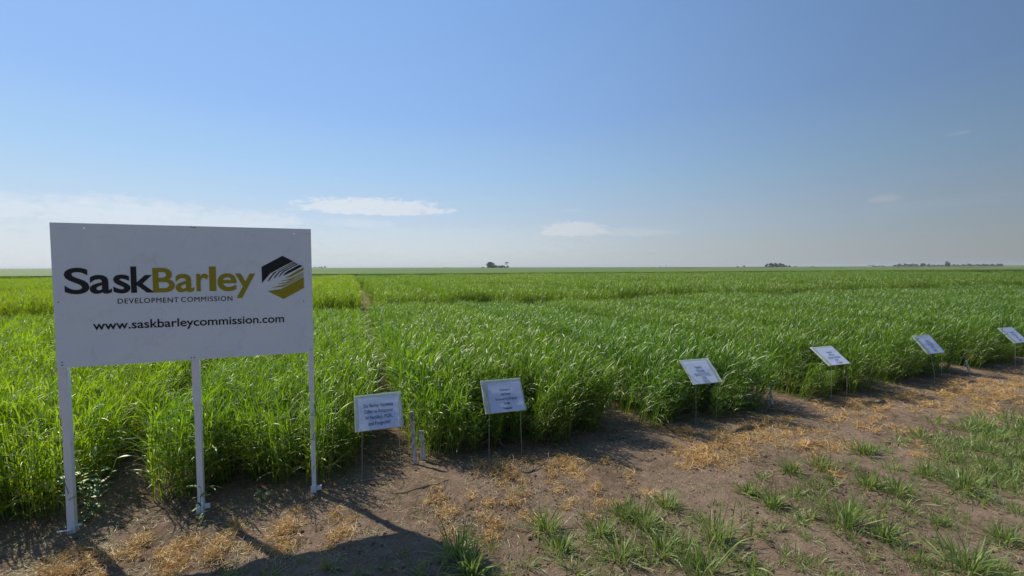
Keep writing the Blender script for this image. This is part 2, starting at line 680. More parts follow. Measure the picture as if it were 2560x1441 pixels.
def build_crop():
    near = proto_collection('barley_row', [barley_patch(100 + i, 0.19, 0.24, 36, 7, 1.0, 6, 0.16) for i in range(14)], M_LEAF)
    mid = proto_collection('barley_block', [barley_patch(300 + i, 0.50, 0.5, 125, 4, 1.25, 4, 0.0) for i in range(8)], M_LEAF)
    # range 1, row by row
    P, R, Sc, I, T = [], [], [], [], []
    r = random.Random(5)
    rows = int(40 / 0.205)
    for k in range(-90, 130):
        u = k * 0.205 + 0.10
        pi = math.floor(u / PLOT_W)
        lu = u - pi * PLOT_W
        if lu < (0.12 if pi != 0 else 0.0) or lu > PLOT_W - 0.17:
            continue
        if pi == -1 and lu > PLOT_W - 0.34:
            continue
        by_path = pi == -1 and lu > PLOT_W - 0.55
        if pi in (2, 4) and lu < 0.33:
            continue
        tint, hgt = plot_tint(pi, 0)
        v_front = (0.0 + 0.022 * max(u, 0) + 0.05 * min(max(u - 4.0, 0), 4) if pi >= 0 else -0.04) + r.uniform(-0.10, 0.12)
        if pi == -1 and lu < 0.5:
            v_front += 0.10
        v_end = 8.6 + 0.6 * math.sin(pi * 1.7) + r.uniform(-0.1, 0.1)
        v = v_front + 0.1
        while v < v_end:
            p = O_PLOT + UX * (u + r.gauss(0, 0.02)) + VX * v
            vv = v
            v += 0.205
            if not in_view(p.x, p.y):
                continue
            low = 1.0
            for su, sv in BOARDS:
                du_, dv_ = abs(u - su), vv - sv
                if du_ < 0.42 and dv_ < 0.42:
                    low = min(low, 0.45 + 0.34 * max(0.0, (du_ - 0.22) / 0.20) + 0.15 * max(0.0, dv_ / 0.42))
                    if dv_ < 0.05 and du_ < 0.25:
                        low = 0.0
            if low == 0.0:
                continue
            wave = float(fbm(np.array([p.x]), np.array([p.y]), 0.45, 3, 21)[0])
            wave2 = float(fbm(np.array([p.x]), np.array([p.y]), 1.4, 2, 22)[0])
            s = hgt * (1 + 0.08 * wave + 0.04 * wave2) * r.uniform(0.96, 1.05)
            if vv > v_end - 1.3:
                s *= 0.90
            s *= low
            edge = vv - v_front < 0.3
            lx = 0.13 + 0.14 * wave + r.gauss(0, 0.07)
            ly = (0.22 if edge else 0.0) * (0.5 + r.random()) + r.gauss(0, 0.05)
            if lu < 0.25:
                lx -= 0.16
            if lu > PLOT_W - 0.5:
                lx += 0.12
            if by_path and vv > 1.5:
                lx += 0.08
                p = p + UX * 0.05
            P.append((p.x, p.y, gz(p) if vv < 3 else 0.0))
            R.append(tilt_euler(YAW + (math.pi if r.random() < 0.5 else 0), lx, ly))
            Sc.append((s * r.uniform(0.95, 1.1), s * r.uniform(0.95, 1.1), s))
            I.append(r.randrange(14))
            q = 1 + 0.10 * r.gauss(0, 1) + 0.12 * wave2
            T.append((tint[0] * q, tint[1] * q, tint[2] * q))
    o = instancer('barley_crop', near, P, R, Sc, I, T)
    tag(o, "dense green barley in plots just behind the bare soil path", 'barley', None, 'stuff')
    n1 = len(P)
    # ranges 2..5, block by block
    P, R, Sc, I, T = [], [], [], [], []
    ranges = [(10.4, 18.4), (20.0, 28.1), (29.8, 44.0)]
    for ri, (v0, v1) in enumerate(ranges):
        for k in range(-130, 190):
            u = k * 0.41 + 0.2
            pi = math.floor(u / PLOT_W)
            lu = u - pi * PLOT_W
            if pi == -1 and lu > PLOT_W - 0.35:
                continue
            if lu < 0.30 and ri < 2:
                continue
            tint, hgt = plot_tint(pi, ri + 1)
            hgt *= 1.12 if ri < 2 else 1.08
            sv = 0.42 if ri < 2 else 0.5
            v = v0 + 0.5 * math.sin(pi * 1.7 + ri) + r.uniform(0, 0.2)
            ve = v1 + 0.3 * math.sin(pi * 1.3 + ri * 2)
            if ri == 2:
                # the last range ends early on the left and runs on further to the right
                ve += 0.9 * math.sin(u * 0.11)
            while v < ve:
                p = O_PLOT + UX * (u + r.gauss(0, 0.06)) + VX * v
                v += sv
                if not in_view(p.x, p.y):
                    continue
                wave = float(fbm(np.array([p.x]), np.array([p.y]), 0.25, 3, 31)[0])
                s = hgt * (1 + 0.12 * wave) * r.uniform(0.95, 1.05)
                P.append((p.x, p.y, 0.0))
                R.append(tilt_euler(r.uniform(0, 6.28), 0.12 + 0.12 * wave + r.gauss(0, 0.06), r.gauss(0, 0.06)))
                Sc.append((1.05, 1.05, s * 1.05))
                I.append(r.randrange(8))
                q = 1 + 0.08 * r.gauss(0, 1) + 0.10 * wave
                T.append((tint[0] * q, tint[1] * q, tint[2] * q))
    o = instancer('barley_plots', mid, P, R, Sc, I, T)
    tag(o, "ranges of barley plots in the middle distance, yellower green than those in front", 'barley', None, 'stuff')
    print('crop instances', n1, len(P))


build_crop()


def crop_sheet(name, v0, v1, u0, u1, z, mat, label, seed, rough=0.05, nu=400, nv=60):
    """a dense stand of crop seen from afar: a closed slab with an uneven top and a steep front edge"""
    us = np.linspace(u0, u1, nu)
    vs = v0 + (v1 - v0) * (np.linspace(0, 1, nv) ** 3.0)
    U, V = np.meshgrid(us, vs)
    V = V + 0.35 * fbm(U, V * 0 + seed, 0.15, 3, seed) * (V < v0 + 2)
    Z = z + rough * fbm(U, V, 0.9, 3, seed) + 0.06 * fbm(U, V, 0.02, 3, seed + 1)
    X = O_PLOT.x + U * UX.x + V * VX.x
    Y = O_PLOT.y + U * UX.y + V * VX.y
    hill = 5.0 * np.exp(-(((X - 1750) / 420.0) ** 2 + ((Y - 1300) / 500.0) ** 2))
    Z = Z + np.where(np.hypot(X, Y) > 600, hill, 0)
    top = np.stack([X, Y, Z], -1).reshape(-1, 3)
    foot = np.stack([X[0], Y[0], np.zeros(nu)], -1)
    co = np.concatenate([top, foot])
    idx = np.arange(nu * nv).reshape(nv, nu)
    f = np.stack([idx[:-1, :-1], idx[:-1, 1:], idx[1:, 1:], idx[1:, :-1]], -1).reshape(-1, 4).tolist()
    b0 = nu * nv
    f += [(b0 + i, b0 + i + 1, i + 1, i) for i in range(nu - 1)]
    o = mesh_obj(name, co, f, mat, smooth=True)
    tag(o, label, 'crop', None, 'stuff')
    return o


M_FAR = canopy_material("far_canopy", (0.092, 0.150, 0.024), (0.115, 0.172, 0.028), (0.125, 0.160, 0.034))
M_TAN = canopy_material("dry_pasture", (0.16, 0.13, 0.06), (0.12, 0.12, 0.05), (0.19, 0.15, 0.08))
crop_sheet('far_crop', 50.0, 5200.0, -5000.0, 5000.0, 0.88, M_FAR, "flat green crop running to the horizon beyond the barley plots", 3, nu=900, nv=90)
# the edge of the far crop, as plants
def far_edge():
    mid = bpy.data.collections['barley_block']
    P, R, Sc, I, T = [], [], [], [], []
    r = random.Random(9)
    for k in range(-190, 420):
        for j in range(3):
            u = k * 0.4 + r.uniform(-.1, .1)
            p = O_PLOT + UX * u + VX * (49.6 + 0.45 * j + 0.3 * float(fbm(np.array([u]), np.array([1.0]), 0.2, 2, 4)[0]))
            if not in_view(p.x, p.y):
                continue
            s = 1.22 * r.uniform(0.9, 1.1)
            P.append((p.x, p.y, 0)); R.append(tilt_euler(r.uniform(0, 6.28), 0.1, 0.0)); Sc.append((1.1, 1.1, s)); I.append(r.randrange(8))
            T.append((0.85, 0.92, 0.9))
    o = instancer('crop_edge', mid, P, R, Sc, I, T)
    tag(o, "shaded front edge of the far crop, a dark green line across the field", 'crop', None, 'stuff')
far_edge()

# strip of dry grass in front of the tree line, on the right
def dry_strip():
    pts = []
    a = [at_depth(x, 600, 260 + 60 * math.sin(x * 0.01)) for x in np.linspace(1650, 2800, 40)]
    b = [at_depth(x, 600, 640) for x in np.linspace(1650, 2800, 40)]
    V = [(p.x, p.y, 0.92 + 0.05 * math.sin(i)) for i, p in enumerate(a)] + [(p.x, p.y, 1.05) for p in b] + [(p.x, p.y, 0.0) for p in a]
    n = len(a)
    Fc = [(i, i + 1, n + i + 1, n + i) for i in range(n - 1)] + [(2 * n + i, 2 * n + i + 1, i + 1, i) for i in range(n - 1)]
    o = mesh_obj('dry_grass_strip', V, Fc, M_TAN)
    tag(o, "strip of tan dry grass below the tree line on the right", 'grass', None, 'stuff')
dry_strip()

# ------------------------------------------------------------------ big sign


def text_mesh(name, body, mat, parent, align='LEFT', size=1.0, offset=0.0, extrude=0.0006, space=1.0):
    cu = bpy.data.curves.new(name, 'FONT')
    cu.body = body
    cu.size = size
    cu.offset = offset
    cu.extrude = extrude
    cu.space_character = space
    cu.align_x = align
    cu.resolution_u = 6
    tmp = bpy.data.objects.new(name + '_tmp', cu)
    COL.objects.link(tmp)
    bpy.context.view_layer.update()
    dg = bpy.context.evaluated_depsgraph_get()
    me = bpy.data.meshes.new_from_object(tmp.evaluated_get(dg))
    me.name = name
    bpy.data.objects.remove(tmp)
    bpy.data.curves.remove(cu)
    me.materials.clear()
    me.materials.append(mat)
    o = bpy.data.objects.new(name, me)
    COL.objects.link(o)
    if parent:
        o.parent = parent
    return o


def fit_text(o, x0, x1, z0, z1, y=-0.0012):
    """scale and place a flat text so that its outline fills x0..x1, z0..z1 on a front face (x right, z up)"""
    co = np.array([v.co[:] for v in o.data.vertices])
    lo, hi = co.min(0), co.max(0)
    sx = (x1 - x0) / (hi[0] - lo[0])
    sz = (z1 - z0) / (hi[1] - lo[1])
    new = np.stack([x0 + (co[:, 0] - lo[0]) * sx, y - co[:, 2], z0 + (co[:, 1] - lo[1]) * sz], -1)
    o.data.vertices.foreach_set('co', new.astype(np.float32).ravel())
    o.data.update()


def painted_white(name, c1, c2):
    m, t, out = new_mat(name)
    tc = t.node('ShaderNodeTexCoord')
    P = tc.outputs['Object']
    n1 = t.noise(P, 3.0, 5, 0.6)
    n2 = t.noise(P, 40.0, 4, 0.6)
    n3 = t.noise(P, 9.0, 6, 0.7, 1.2)
    c = t.mix(t.ramp(n1, 0.35, 0.7), (*c1, 1), (*c2, 1))
    c = t.mix(t.ramp(n3, 0.52, 0.80, 0, 0.42), c, (0.55, 0.54, 0.52, 1))
    c = t.mix(t.ramp(n2, 0.66, 0.75, 0, 0.25), c, (0.45, 0.42, 0.38, 1))
    p = principled(t, out, c, 0.5, 0.35)
    bump(t, p, n2, 0.15, 0.002)
    return m


M_WHITE = painted_white("white_painted_wood", (0.80, 0.84, 0.88), (0.86, 0.89, 0.92))
M_PANEL = painted_white("white_sign_panel", (0.77, 0.88, 0.95), (0.83, 0.93, 0.98))
M_CHAR = flat_mat("charcoal_print", (0.018, 0.019, 0.024), 0.5, 0.3)
M_GOLD = flat_mat("mustard_print", (0.34, 0.30, 0.018), 0.5, 0.3)
M_BLACK = flat_mat("black_print", (0.008, 0.009, 0.016), 0.5, 0.3)
M_STEEL = flat_mat("galvanised_wire", (0.42, 0.41, 0.38), 0.5, 0.4)
M_SCREW = flat_mat("screw_hole", (0.04, 0.04, 0.05), 0.7, 0.2)

K = 0.0918
SIGN_YAW = 0.3656
PW, PH, PZ = 1.390, 0.8585, 1.0088


def build_sign():
    u = Vector((math.cos(SIGN_YAW), math.sin(SIGN_YAW), 0))
    n = Vector((-math.sin(SIGN_YAW), math.cos(SIGN_YAW), 0))
    root = empty('sign_board', (-2.6915, 2.6224, 0.0), SIGN_YAW)
    tag(root, "large white board sign with grey and mustard lettering on three white wooden legs", 'sign')
    # panel: a bevelled sheet with two little drilled holes near its top corners
    holes = [(1.6955 * K, 9.0428 * K, 0.0042), (13.9962 * K, 8.9751 * K, 0.0028), (14.2477 * K, 8.7137 * K, 0.0020)]
    import bmesh
    y0, y1 = 0.0, 0.012
    xs = sorted(set([0, PW] + [h[0] - 0.02 for h in holes[:2]] + [h[0] + 0.02 for h in holes[:2]]))
    V, Fc = [], []

    def quadbox(x0, x1, z0, z1):
        i = len(V)
        V.extend([(x0, y0, z0), (x1, y0, z0), (x1, y1, z0), (x0, y1, z0), (x0, y0, z1), (x1, y0, z1), (x1, y1, z1), (x0, y1, z1)])
        return i
    # front and back faces with holes by bridging each hole square to a ring
    cells = []
    H1, H2 = holes[0], holes[1]
    s = 0.02
    for (hx, hz, hr) in (H1, H2):
        cells.append((hx - s, hx + s, hz - s, hz + s, hx, hz, hr))
    zA0, zA1 = H1[1] - s, H1[1] + s
    bm = bmesh.new()

    def fr(x0, x1, z0, z1):
        for y, flip in ((y0, False), (y1, True)):
            q = [(x0, y, z0), (x1, y, z0), (x1, y, z1), (x0, y, z1)]
            if flip:
                q = q[::-1]
            bm.faces.new([bm.verts.new(c) for c in q])
    fr(0, PW, 0, min(zA0, H2[1] - s))
    zb = min(zA0, H2[1] - s)
    # columns
    cols = [0, H1[0] - s, H1[0] + s, H2[0] - s, H2[0] + s, PW]
    for i in range(5):
        x0_, x1_ = cols[i], cols[i + 1]
        if i in (1, 3):
            h = H1 if i == 1 else H2
            if h[1] - s > zb + 1e-5:
                fr(x0_, x1_, zb, h[1] - s)
            fr(x0_, x1_, h[1] + s, PH)
            m_ = 16
            for y, flip in ((y0, False), (y1, True)):
                ring = [bm.verts.new((h[0] + h[2] * math.cos(2 * math.pi * k / m_ + math.pi / 4), y, h[1] + h[2] * math.sin(2 * math.pi * k / m_ + math.pi / 4))) for k in range(m_)]
                sq = []
                for k in range(m_):
                    a = 2 * math.pi * k / m_ + math.pi / 4
                    c, d = math.cos(a), math.sin(a)
                    mm = max(abs(c), abs(d))
                    sq.append(bm.verts.new((h[0] + s * c / mm, y, h[1] + s * d / mm)))
                for k in range(m_):
                    k2 = (k + 1) % m_
                    f = [sq[k], sq[k2], ring[k2], ring[k]]
                    bm.faces.new(f if not flip else f[::-1])
                if not flip:
                    front = ring
                else:
                    for k in range(m_):
                        k2 = (k + 1) % m_
                        bm.faces.new([front[k], front[k2], ring[k2], ring[k]])
        else:
            fr(x0_, x1_, zb, PH)
    for q in ([(0, y0, 0), (0, y1, 0), (PW, y1, 0), (PW, y0, 0)], [(0, y0, PH), (PW, y0, PH), (PW, y1, PH), (0, y1, PH)],
              [(0, y0, 0), (0, y0, PH), (0, y1, PH), (0, y1, 0)], [(PW, y0, 0), (PW, y1, 0), (PW, y1, PH), (PW, y0, PH)]):
        bm.faces.new([bm.verts.new(c) for c in q])
    bmesh.ops.remove_doubles(bm, verts=bm.verts[:], dist=1e-5)
    panel = bm_obj('panel', bm, M_PANEL, root)
    panel.location = (0, 0, PZ)
    # lettering
    lab = [('S', 0.5848, 1.8529, 4.76, 6.4723, M_CHAR), ('a', 1.8671, 3.0198, 4.76, 6.0034, M_CHAR), ('s', 3.0997, 4.0112, 4.76, 6.0159, M_CHAR),
           ('k', 4.0479, 5.3273, 4.7828, 6.552, M_CHAR), ('B', 5.2493, 6.4916, 4.7788, 6.4573, M_GOLD), ('a', 6.5282, 7.6048, 4.7645, 6.0403, M_GOLD),
           ('r', 7.7486, 8.4861, 4.8062, 6.0477, M_GOLD), ('l', 8.5199, 8.9289, 4.809, 6.5433, M_GOLD), ('e', 9.0093, 10.1905, 4.7799, 6.0603, M_GOLD),
           ('y', 10.10, 11.3747, 4.2751, 6.0354, M_GOLD)]
    for ch, x0, x1, z0, z1, m in lab:
        o = text_mesh('letter', ch, m, panel, offset=0.016 if ch != 'l' else 0.0)
        fit_text(o, x0 * K, x1 * K, z0 * K, z1 * K)
        o['label'] = "charcoal letter %s" % ch if m is M_CHAR else "mustard letter %s" % ch
    o = text_mesh('lettering', 'DEVELOPMENT', M_CHAR, panel, space=1.15)
    fit_text(o, 3.30 * K, 6.665 * K, 4.075 * K, 4.415 * K)
    o['label'] = "small capitals under the name"
    o = text_mesh('lettering', 'COMMISSION', M_CHAR, panel, space=1.15)
    fit_text(o, 6.815 * K, 9.89 * K, 4.085 * K, 4.43 * K)
    o['label'] = "small capitals under the name"
    o = text_mesh('lettering', 'www.saskbarleycommission.com', M_BLACK, panel, offset=0.010)
    fit_text(o, 1.94 * K, 13.18 * K, 2.20 * K, 2.965 * K)
    o['label'] = "web address in black"
    polys = {
        'dark1': [(11.7917, 6.5106), (13.1817, 7.3275), (13.8994, 6.9228), (13.2721, 6.581), (12.8019, 6.3053), (12.3622, 6.0392), (11.7978, 5.334)],
        'd2': [(13.9422, 6.8856), (14.0088, 6.8484), (13.3529, 6.4882), (12.7985, 6.1762), (12.5552, 5.9199), (12.2223, 5.4452), (12.1737, 5.4533), (12.2939, 5.6833), (12.5722, 6.0671), (13.2697, 6.4884)],
        'd3': [(14.0419, 6.8224), (14.1086, 6.7851), (13.5359, 6.4692), (12.9955, 6.138), (12.7738, 5.8626), (12.6132, 5.6317), (12.5945, 5.6688), (12.658, 5.8378), (12.9471, 6.1827), (13.4696, 6.4879)],
        'd4': [(14.1553, 6.759), (14.2322, 6.7141), (13.668, 6.3944), (13.2778, 6.1548), (13.0559, 5.9155), (12.9124, 5.7392), (12.9071, 5.7873), (12.9902, 5.9346), (13.2229, 6.2181), (13.6019, 6.4318)],
        'd5': [(14.3092, 6.6692), (14.518, 6.5715), (14.0013, 6.2624), (13.3383, 5.913), (13.18, 5.8402), (13.3249, 6.0431), (13.4614, 6.1648), (13.8357, 6.3863)],
        'g1': [(14.5837, 6.4587), (14.5793, 6.2708), (14.2334, 6.0551), (13.7194, 5.7604), (13.2822, 5.672), (13.5191, 5.7997), (13.9292, 6.076)],
        'g2': [(14.5759, 6.1279), (14.5746, 6.0715), (14.0914, 5.794), (13.6462, 5.5186), (13.0771, 5.4518), (13.0612, 5.478), (13.5135, 5.5763), (13.9557, 5.7766)],
        'g3': [(14.5731, 6.0075), (14.5717, 5.9473), (14.0544, 5.6632), (13.5075, 5.334), (13.1713, 5.2387), (12.8566, 5.2437), (12.8473, 5.2698), (13.307, 5.337), (13.6457, 5.5)],
        'g4': [(14.5702, 5.8833), (14.569, 5.8344), (14.0164, 5.4951), (13.3686, 5.1312), (13.1326, 5.0237), (12.4548, 4.9808), (12.4555, 5.0066), (12.8359, 5.0847), (13.1691, 5.1532), (13.5061, 5.2781)],
        'gold': [(14.5738, 5.744), (14.5821, 4.929), (13.186, 4.1206), (12.1539, 4.725), (12.6307, 4.8035), (13.0289, 4.8658), (13.299, 5.0206), (13.8434, 5.329)]}
    for k, q in polys.items():
        gold = k.startswith('g')
        n_ = len(q)
        V = [(x * K, -0.0018, z * K) for x, z in q] + [(x * K, 0.0002, z * K) for x, z in q]
        Fc = [tuple(range(n_))] + [(i, n_ + i, n_ + (i + 1) % n_, (i + 1) % n_) for i in range(n_)]
        o = mesh_obj('emblem_stripe', V, Fc, M_GOLD if gold else M_CHAR, panel)
        o['label'] = "mustard piece of the hexagon emblem" if gold else "charcoal piece of the hexagon emblem"
    # screws and marks
    for x, z in [(0.2841, 0.3818), (0.281, 0.1905), (7.30, 0.1578), (7.4763, 0.16), (14.9458, 0.2018), (7.5525, 9.2939), (7.6688, 9.243), (7.795, 9.2777),
                 (0.2537, 4.2695), (14.5405, 3.9235)]:
        V = [(x * K + 0.0034 * math.cos(a), yy, z * K + 0.0034 * math.sin(a)) for yy in (-0.0016, 0.0005) for a in [i * math.pi / 4 for i in range(8)]]
        mesh_obj('screw', V, [tuple(range(8))[::-1]] + [(i, (i + 1) % 8, 8 + (i + 1) % 8, 8 + i) for i in range(8)], M_SCREW, panel)
    for x in (0.055, 1.365):
        bm = box_mesh(x - 0.024, x + 0.02, -0.004, 0.0, PH - 0.034, PH - 0.024, 0.0015)
        bm_obj('corner_clip', bm, M_WHITE, panel)
    # legs behind the panel
    legs = [(0.001, 0.041, 0.30), (0.668, 0.7055, 0.30), (1.3550, 1.3865, 0.27)]
    for i, (x0, x1, dn) in enumerate(legs):
        gx = root.location + u * (x0 + x1) / 2 + n * 0.03
        z0 = -0.10
        bm = box_mesh(x0 + 0.003, x1, 0.013, 0.050, z0, PZ + PH - 0.03, 0.002)
        leg = bm_obj('leg', bm, M_WHITE, root)
        # a thin board screwed on the upper part of the leg, under the panel
        bm = box_mesh(x0 - 0.001, x1 + 0.001, 0.004, 0.0125, PZ - dn, PZ - 0.0005, 0.0015)
        bm_obj('splint', bm, M_WHITE, leg)
        if i > 0:
            bm = box_mesh(x0 - 0.004, x1 + 0.001, 0.002, 0.0125, -0.02, 0.05, 0.002)
            bm_obj('foot_plate', bm, M_WHITE, leg)
            bm = box_mesh(x1 + 0.0015, x1 + 0.036, 0.010, 0.022, 0.012, 0.043, 0.002)
            bm_obj('foot_bracket', bm, M_WHITE, leg)
        else:
            bm = box_mesh(x0 - 0.035, x1 - 0.01, -0.008, 0.002, 0.022, 0.028, 0.001)
            bm_obj('foot_bracket', bm, M_WHITE, leg)
            bm = box_mesh(x1 + 0.001, x1 + 0.026, 0.02, 0.045, 0.03, 0.036, 0.001)
            bm_obj('foot_bracket', bm, M_WHITE, leg)


build_sign()

# ------------------------------------------------------------------ treatment signs on wire stakes


def coroplast():
    m, t, out = new_mat("fluted_plastic")
    tc = t.node('ShaderNodeTexCoord')
    n = t.noise(tc.outputs['Object'], 25.0, 3, 0.5)
    c = t.mix(t.ramp(n, 0.4, 0.7), (0.82, 0.86, 0.80, 1), (0.92, 0.93, 0.86, 1))
    d = t.node('ShaderNodeBsdfTranslucent')
    t.l.new(c, d.inputs[0])
    p = t.node('ShaderNodeBsdfPrincipled')
    t.l.new(c, p.inputs['Base Color'])
    p.inputs['Roughness'].default_value = 0.35
    mx = t.node('ShaderNodeMixShader')
    mx.inputs[0].default_value = 0.55
    t.l.new(p.outputs[0], mx.inputs[1])
    t.l.new(d.outputs[0], mx.inputs[2])
    t.l.new(mx.outputs[0], out.inputs[0])
    return m


def sleeve_mat():
    m, t, out = new_mat("clear_sleeve")
    tc = t.node('ShaderNodeTexCoord')
    mp = t.node('ShaderNodeMapping')
    mp.inputs['Scale'].default_value = (6, 1, 16)
    mp.inputs['Rotation'].default_value = (0, 0.25, 0)
    t.l.new(tc.outputs['Object'], mp.inputs[0])
    n = t.noise(mp.outputs[0], 1.3, 4, 0.5, 0.8)
    tr = t.node('ShaderNodeBsdfTransparent')
    tr.inputs[0].default_value = (0.985, 0.99, 0.995, 1)
    g = t.node('ShaderNodeBsdfGlossy')
    g.inputs['Roughness'].default_value = 0.10
    fr = t.node('ShaderNodeFresnel')
    fr.inputs[0].default_value = 1.40
    b = t.node('ShaderNodeBump')
    b.inputs['Strength'].default_value = 0.5
    b.inputs['Distance'].default_value = 0.02
    t.l.new(n, b.inputs['Height'])
    t.l.new(b.outputs[0], g.inputs['Normal'])
    t.l.new(b.outputs[0], fr.inputs['Normal'])
    mx = t.node('ShaderNodeMixShader')
    t.l.new(t.math('ADD', t.math('MINIMUM', t.math('MULTIPLY', fr.outputs[0], 0.55), 0.22), 0.01), mx.inputs[0])
    t.l.new(tr.outputs[0], mx.inputs[1])
    t.l.new(g.outputs[0], mx.inputs[2])
    t.l.new(mx.outputs[0], out.inputs[0])
    return m


M_CORO = coroplast()
M_SLEEVE = sleeve_mat()


def paper_mat():
    m, t, out = new_mat("paper")
    d, tl, mx = t.node('ShaderNodeBsdfDiffuse'), t.node('ShaderNodeBsdfTranslucent'), t.node('ShaderNodeMixShader')
    d.inputs[0].default_value = (0.82, 0.86, 0.985, 1)
    tl.inputs[0].default_value = (0.82, 0.86, 0.985, 1)
    mx.inputs[0].default_value = 0.12
    t.l.new(d.outputs[0], mx.inputs[1])
    t.l.new(tl.outputs[0], mx.inputs[2])
    t.l.new(mx.outputs[0], out.inputs[0])
    return m


M_PAPER = paper_mat()
M_INK2 = flat_mat("faded_ink", (0.20, 0.22, 0.36), 0.7, 0.2)
M_INK = flat_mat("ink", (0.03, 0.04, 0.12), 0.7, 0.2)


def wavy(x0, x1, z0, z1, y, amp, seed, nx=24, nz=16, flare=0.0):
    V, Fc = [], []
    for j in range(nz + 1):
        for i in range(nx + 1):
            x = x0 + (x1 - x0) * i / nx
            z = z0 + (z1 - z0) * j / nz
            w = float(fbm(np.array([x * 3 + seed]), np.array([z * 9]), 1.6, 2, seed)[0])
            V.append((x, y - amp * (0.5 + 0.5 * w) - flare * (i / nx) ** 6, z))
    for j in range(nz):
        for i in range(nx):
            a = j * (nx + 1) + i
            Fc.append((a, a + 1, a + nx + 2, a + nx + 1))
    return V, Fc


SIGNS = [
    # x, y, z, yaw, tilt, roll, scale, wires (px), side of the loose sleeve, lines, line height, label
    (-0.999, 3.321, 0.383, 0.343, 0.631, 0.011, 0.975, ((905, 1205), (1001.5, 1193)), 'R',
     ["Do Barley Varieties", "Differ in Response", "N Fertility, PGR,", "and Fungicide?"], 0.92,
     "paper sign asking about barley varieties, on wire legs beside the bare strip and white stakes"),
    (-0.049, 3.653, 0.403, 0.329, 0.626, -0.011, 0.998, ((1222, 1157), (1303, 1144)), 'L',
     ["Treatment 5", "AAC Prarie", "Enhanced N (150 lb/ac)", "No PGR", "Fungicide"], 0.62,
     "paper sign reading Treatment 5 on wire legs, second from the big board"),
    (1.992, 4.502, 0.417, 0.327, 0.805, -0.006, 1.027, ((1734, 1066), (1789, 1051)), 'R',
     ["Treatment 2", "CDC Durango", "Enhanced N (150 lb/ac)", "No PGR", "Fungicide"], 0.62,
     "leaning paper sign with a wide clear sleeve down its right edge, third in the row"),
    (3.909, 5.293, 0.429, 0.331, 0.931, 0.0, 1.029, ((2077.6, 1004.5), (2115, 997)), 'L',
     ["Treatment 4", "AAC Prarie", "Enhanced N (150 lb/ac)", "No PGR", "No Fungicide"], 0.58,
     "flattest lying paper sign, fourth in the row of wire stakes"),
    (5.907, 6.188, 0.388, 0.321, 0.712, 0.014, 1.037, ((2336, 960), (2362, 948)), 'L',
     ["Treatment 1", "CDC Durango", "No PGR", "Fungicide"], 0.62,
     "crumpled blue paper sign, second from the right end of the row"),
    (8.038, 7.02, 0.393, 0.298, 0.764, 0.018, 1.017, ((2533, 921), (2560, 915)), 'L',
     ["Treatment 3", "CDC Durango", "No PGR", "Fungicide"], 0.62,
     "paper sign cut by the right edge of the picture, farthest of the row"),
]


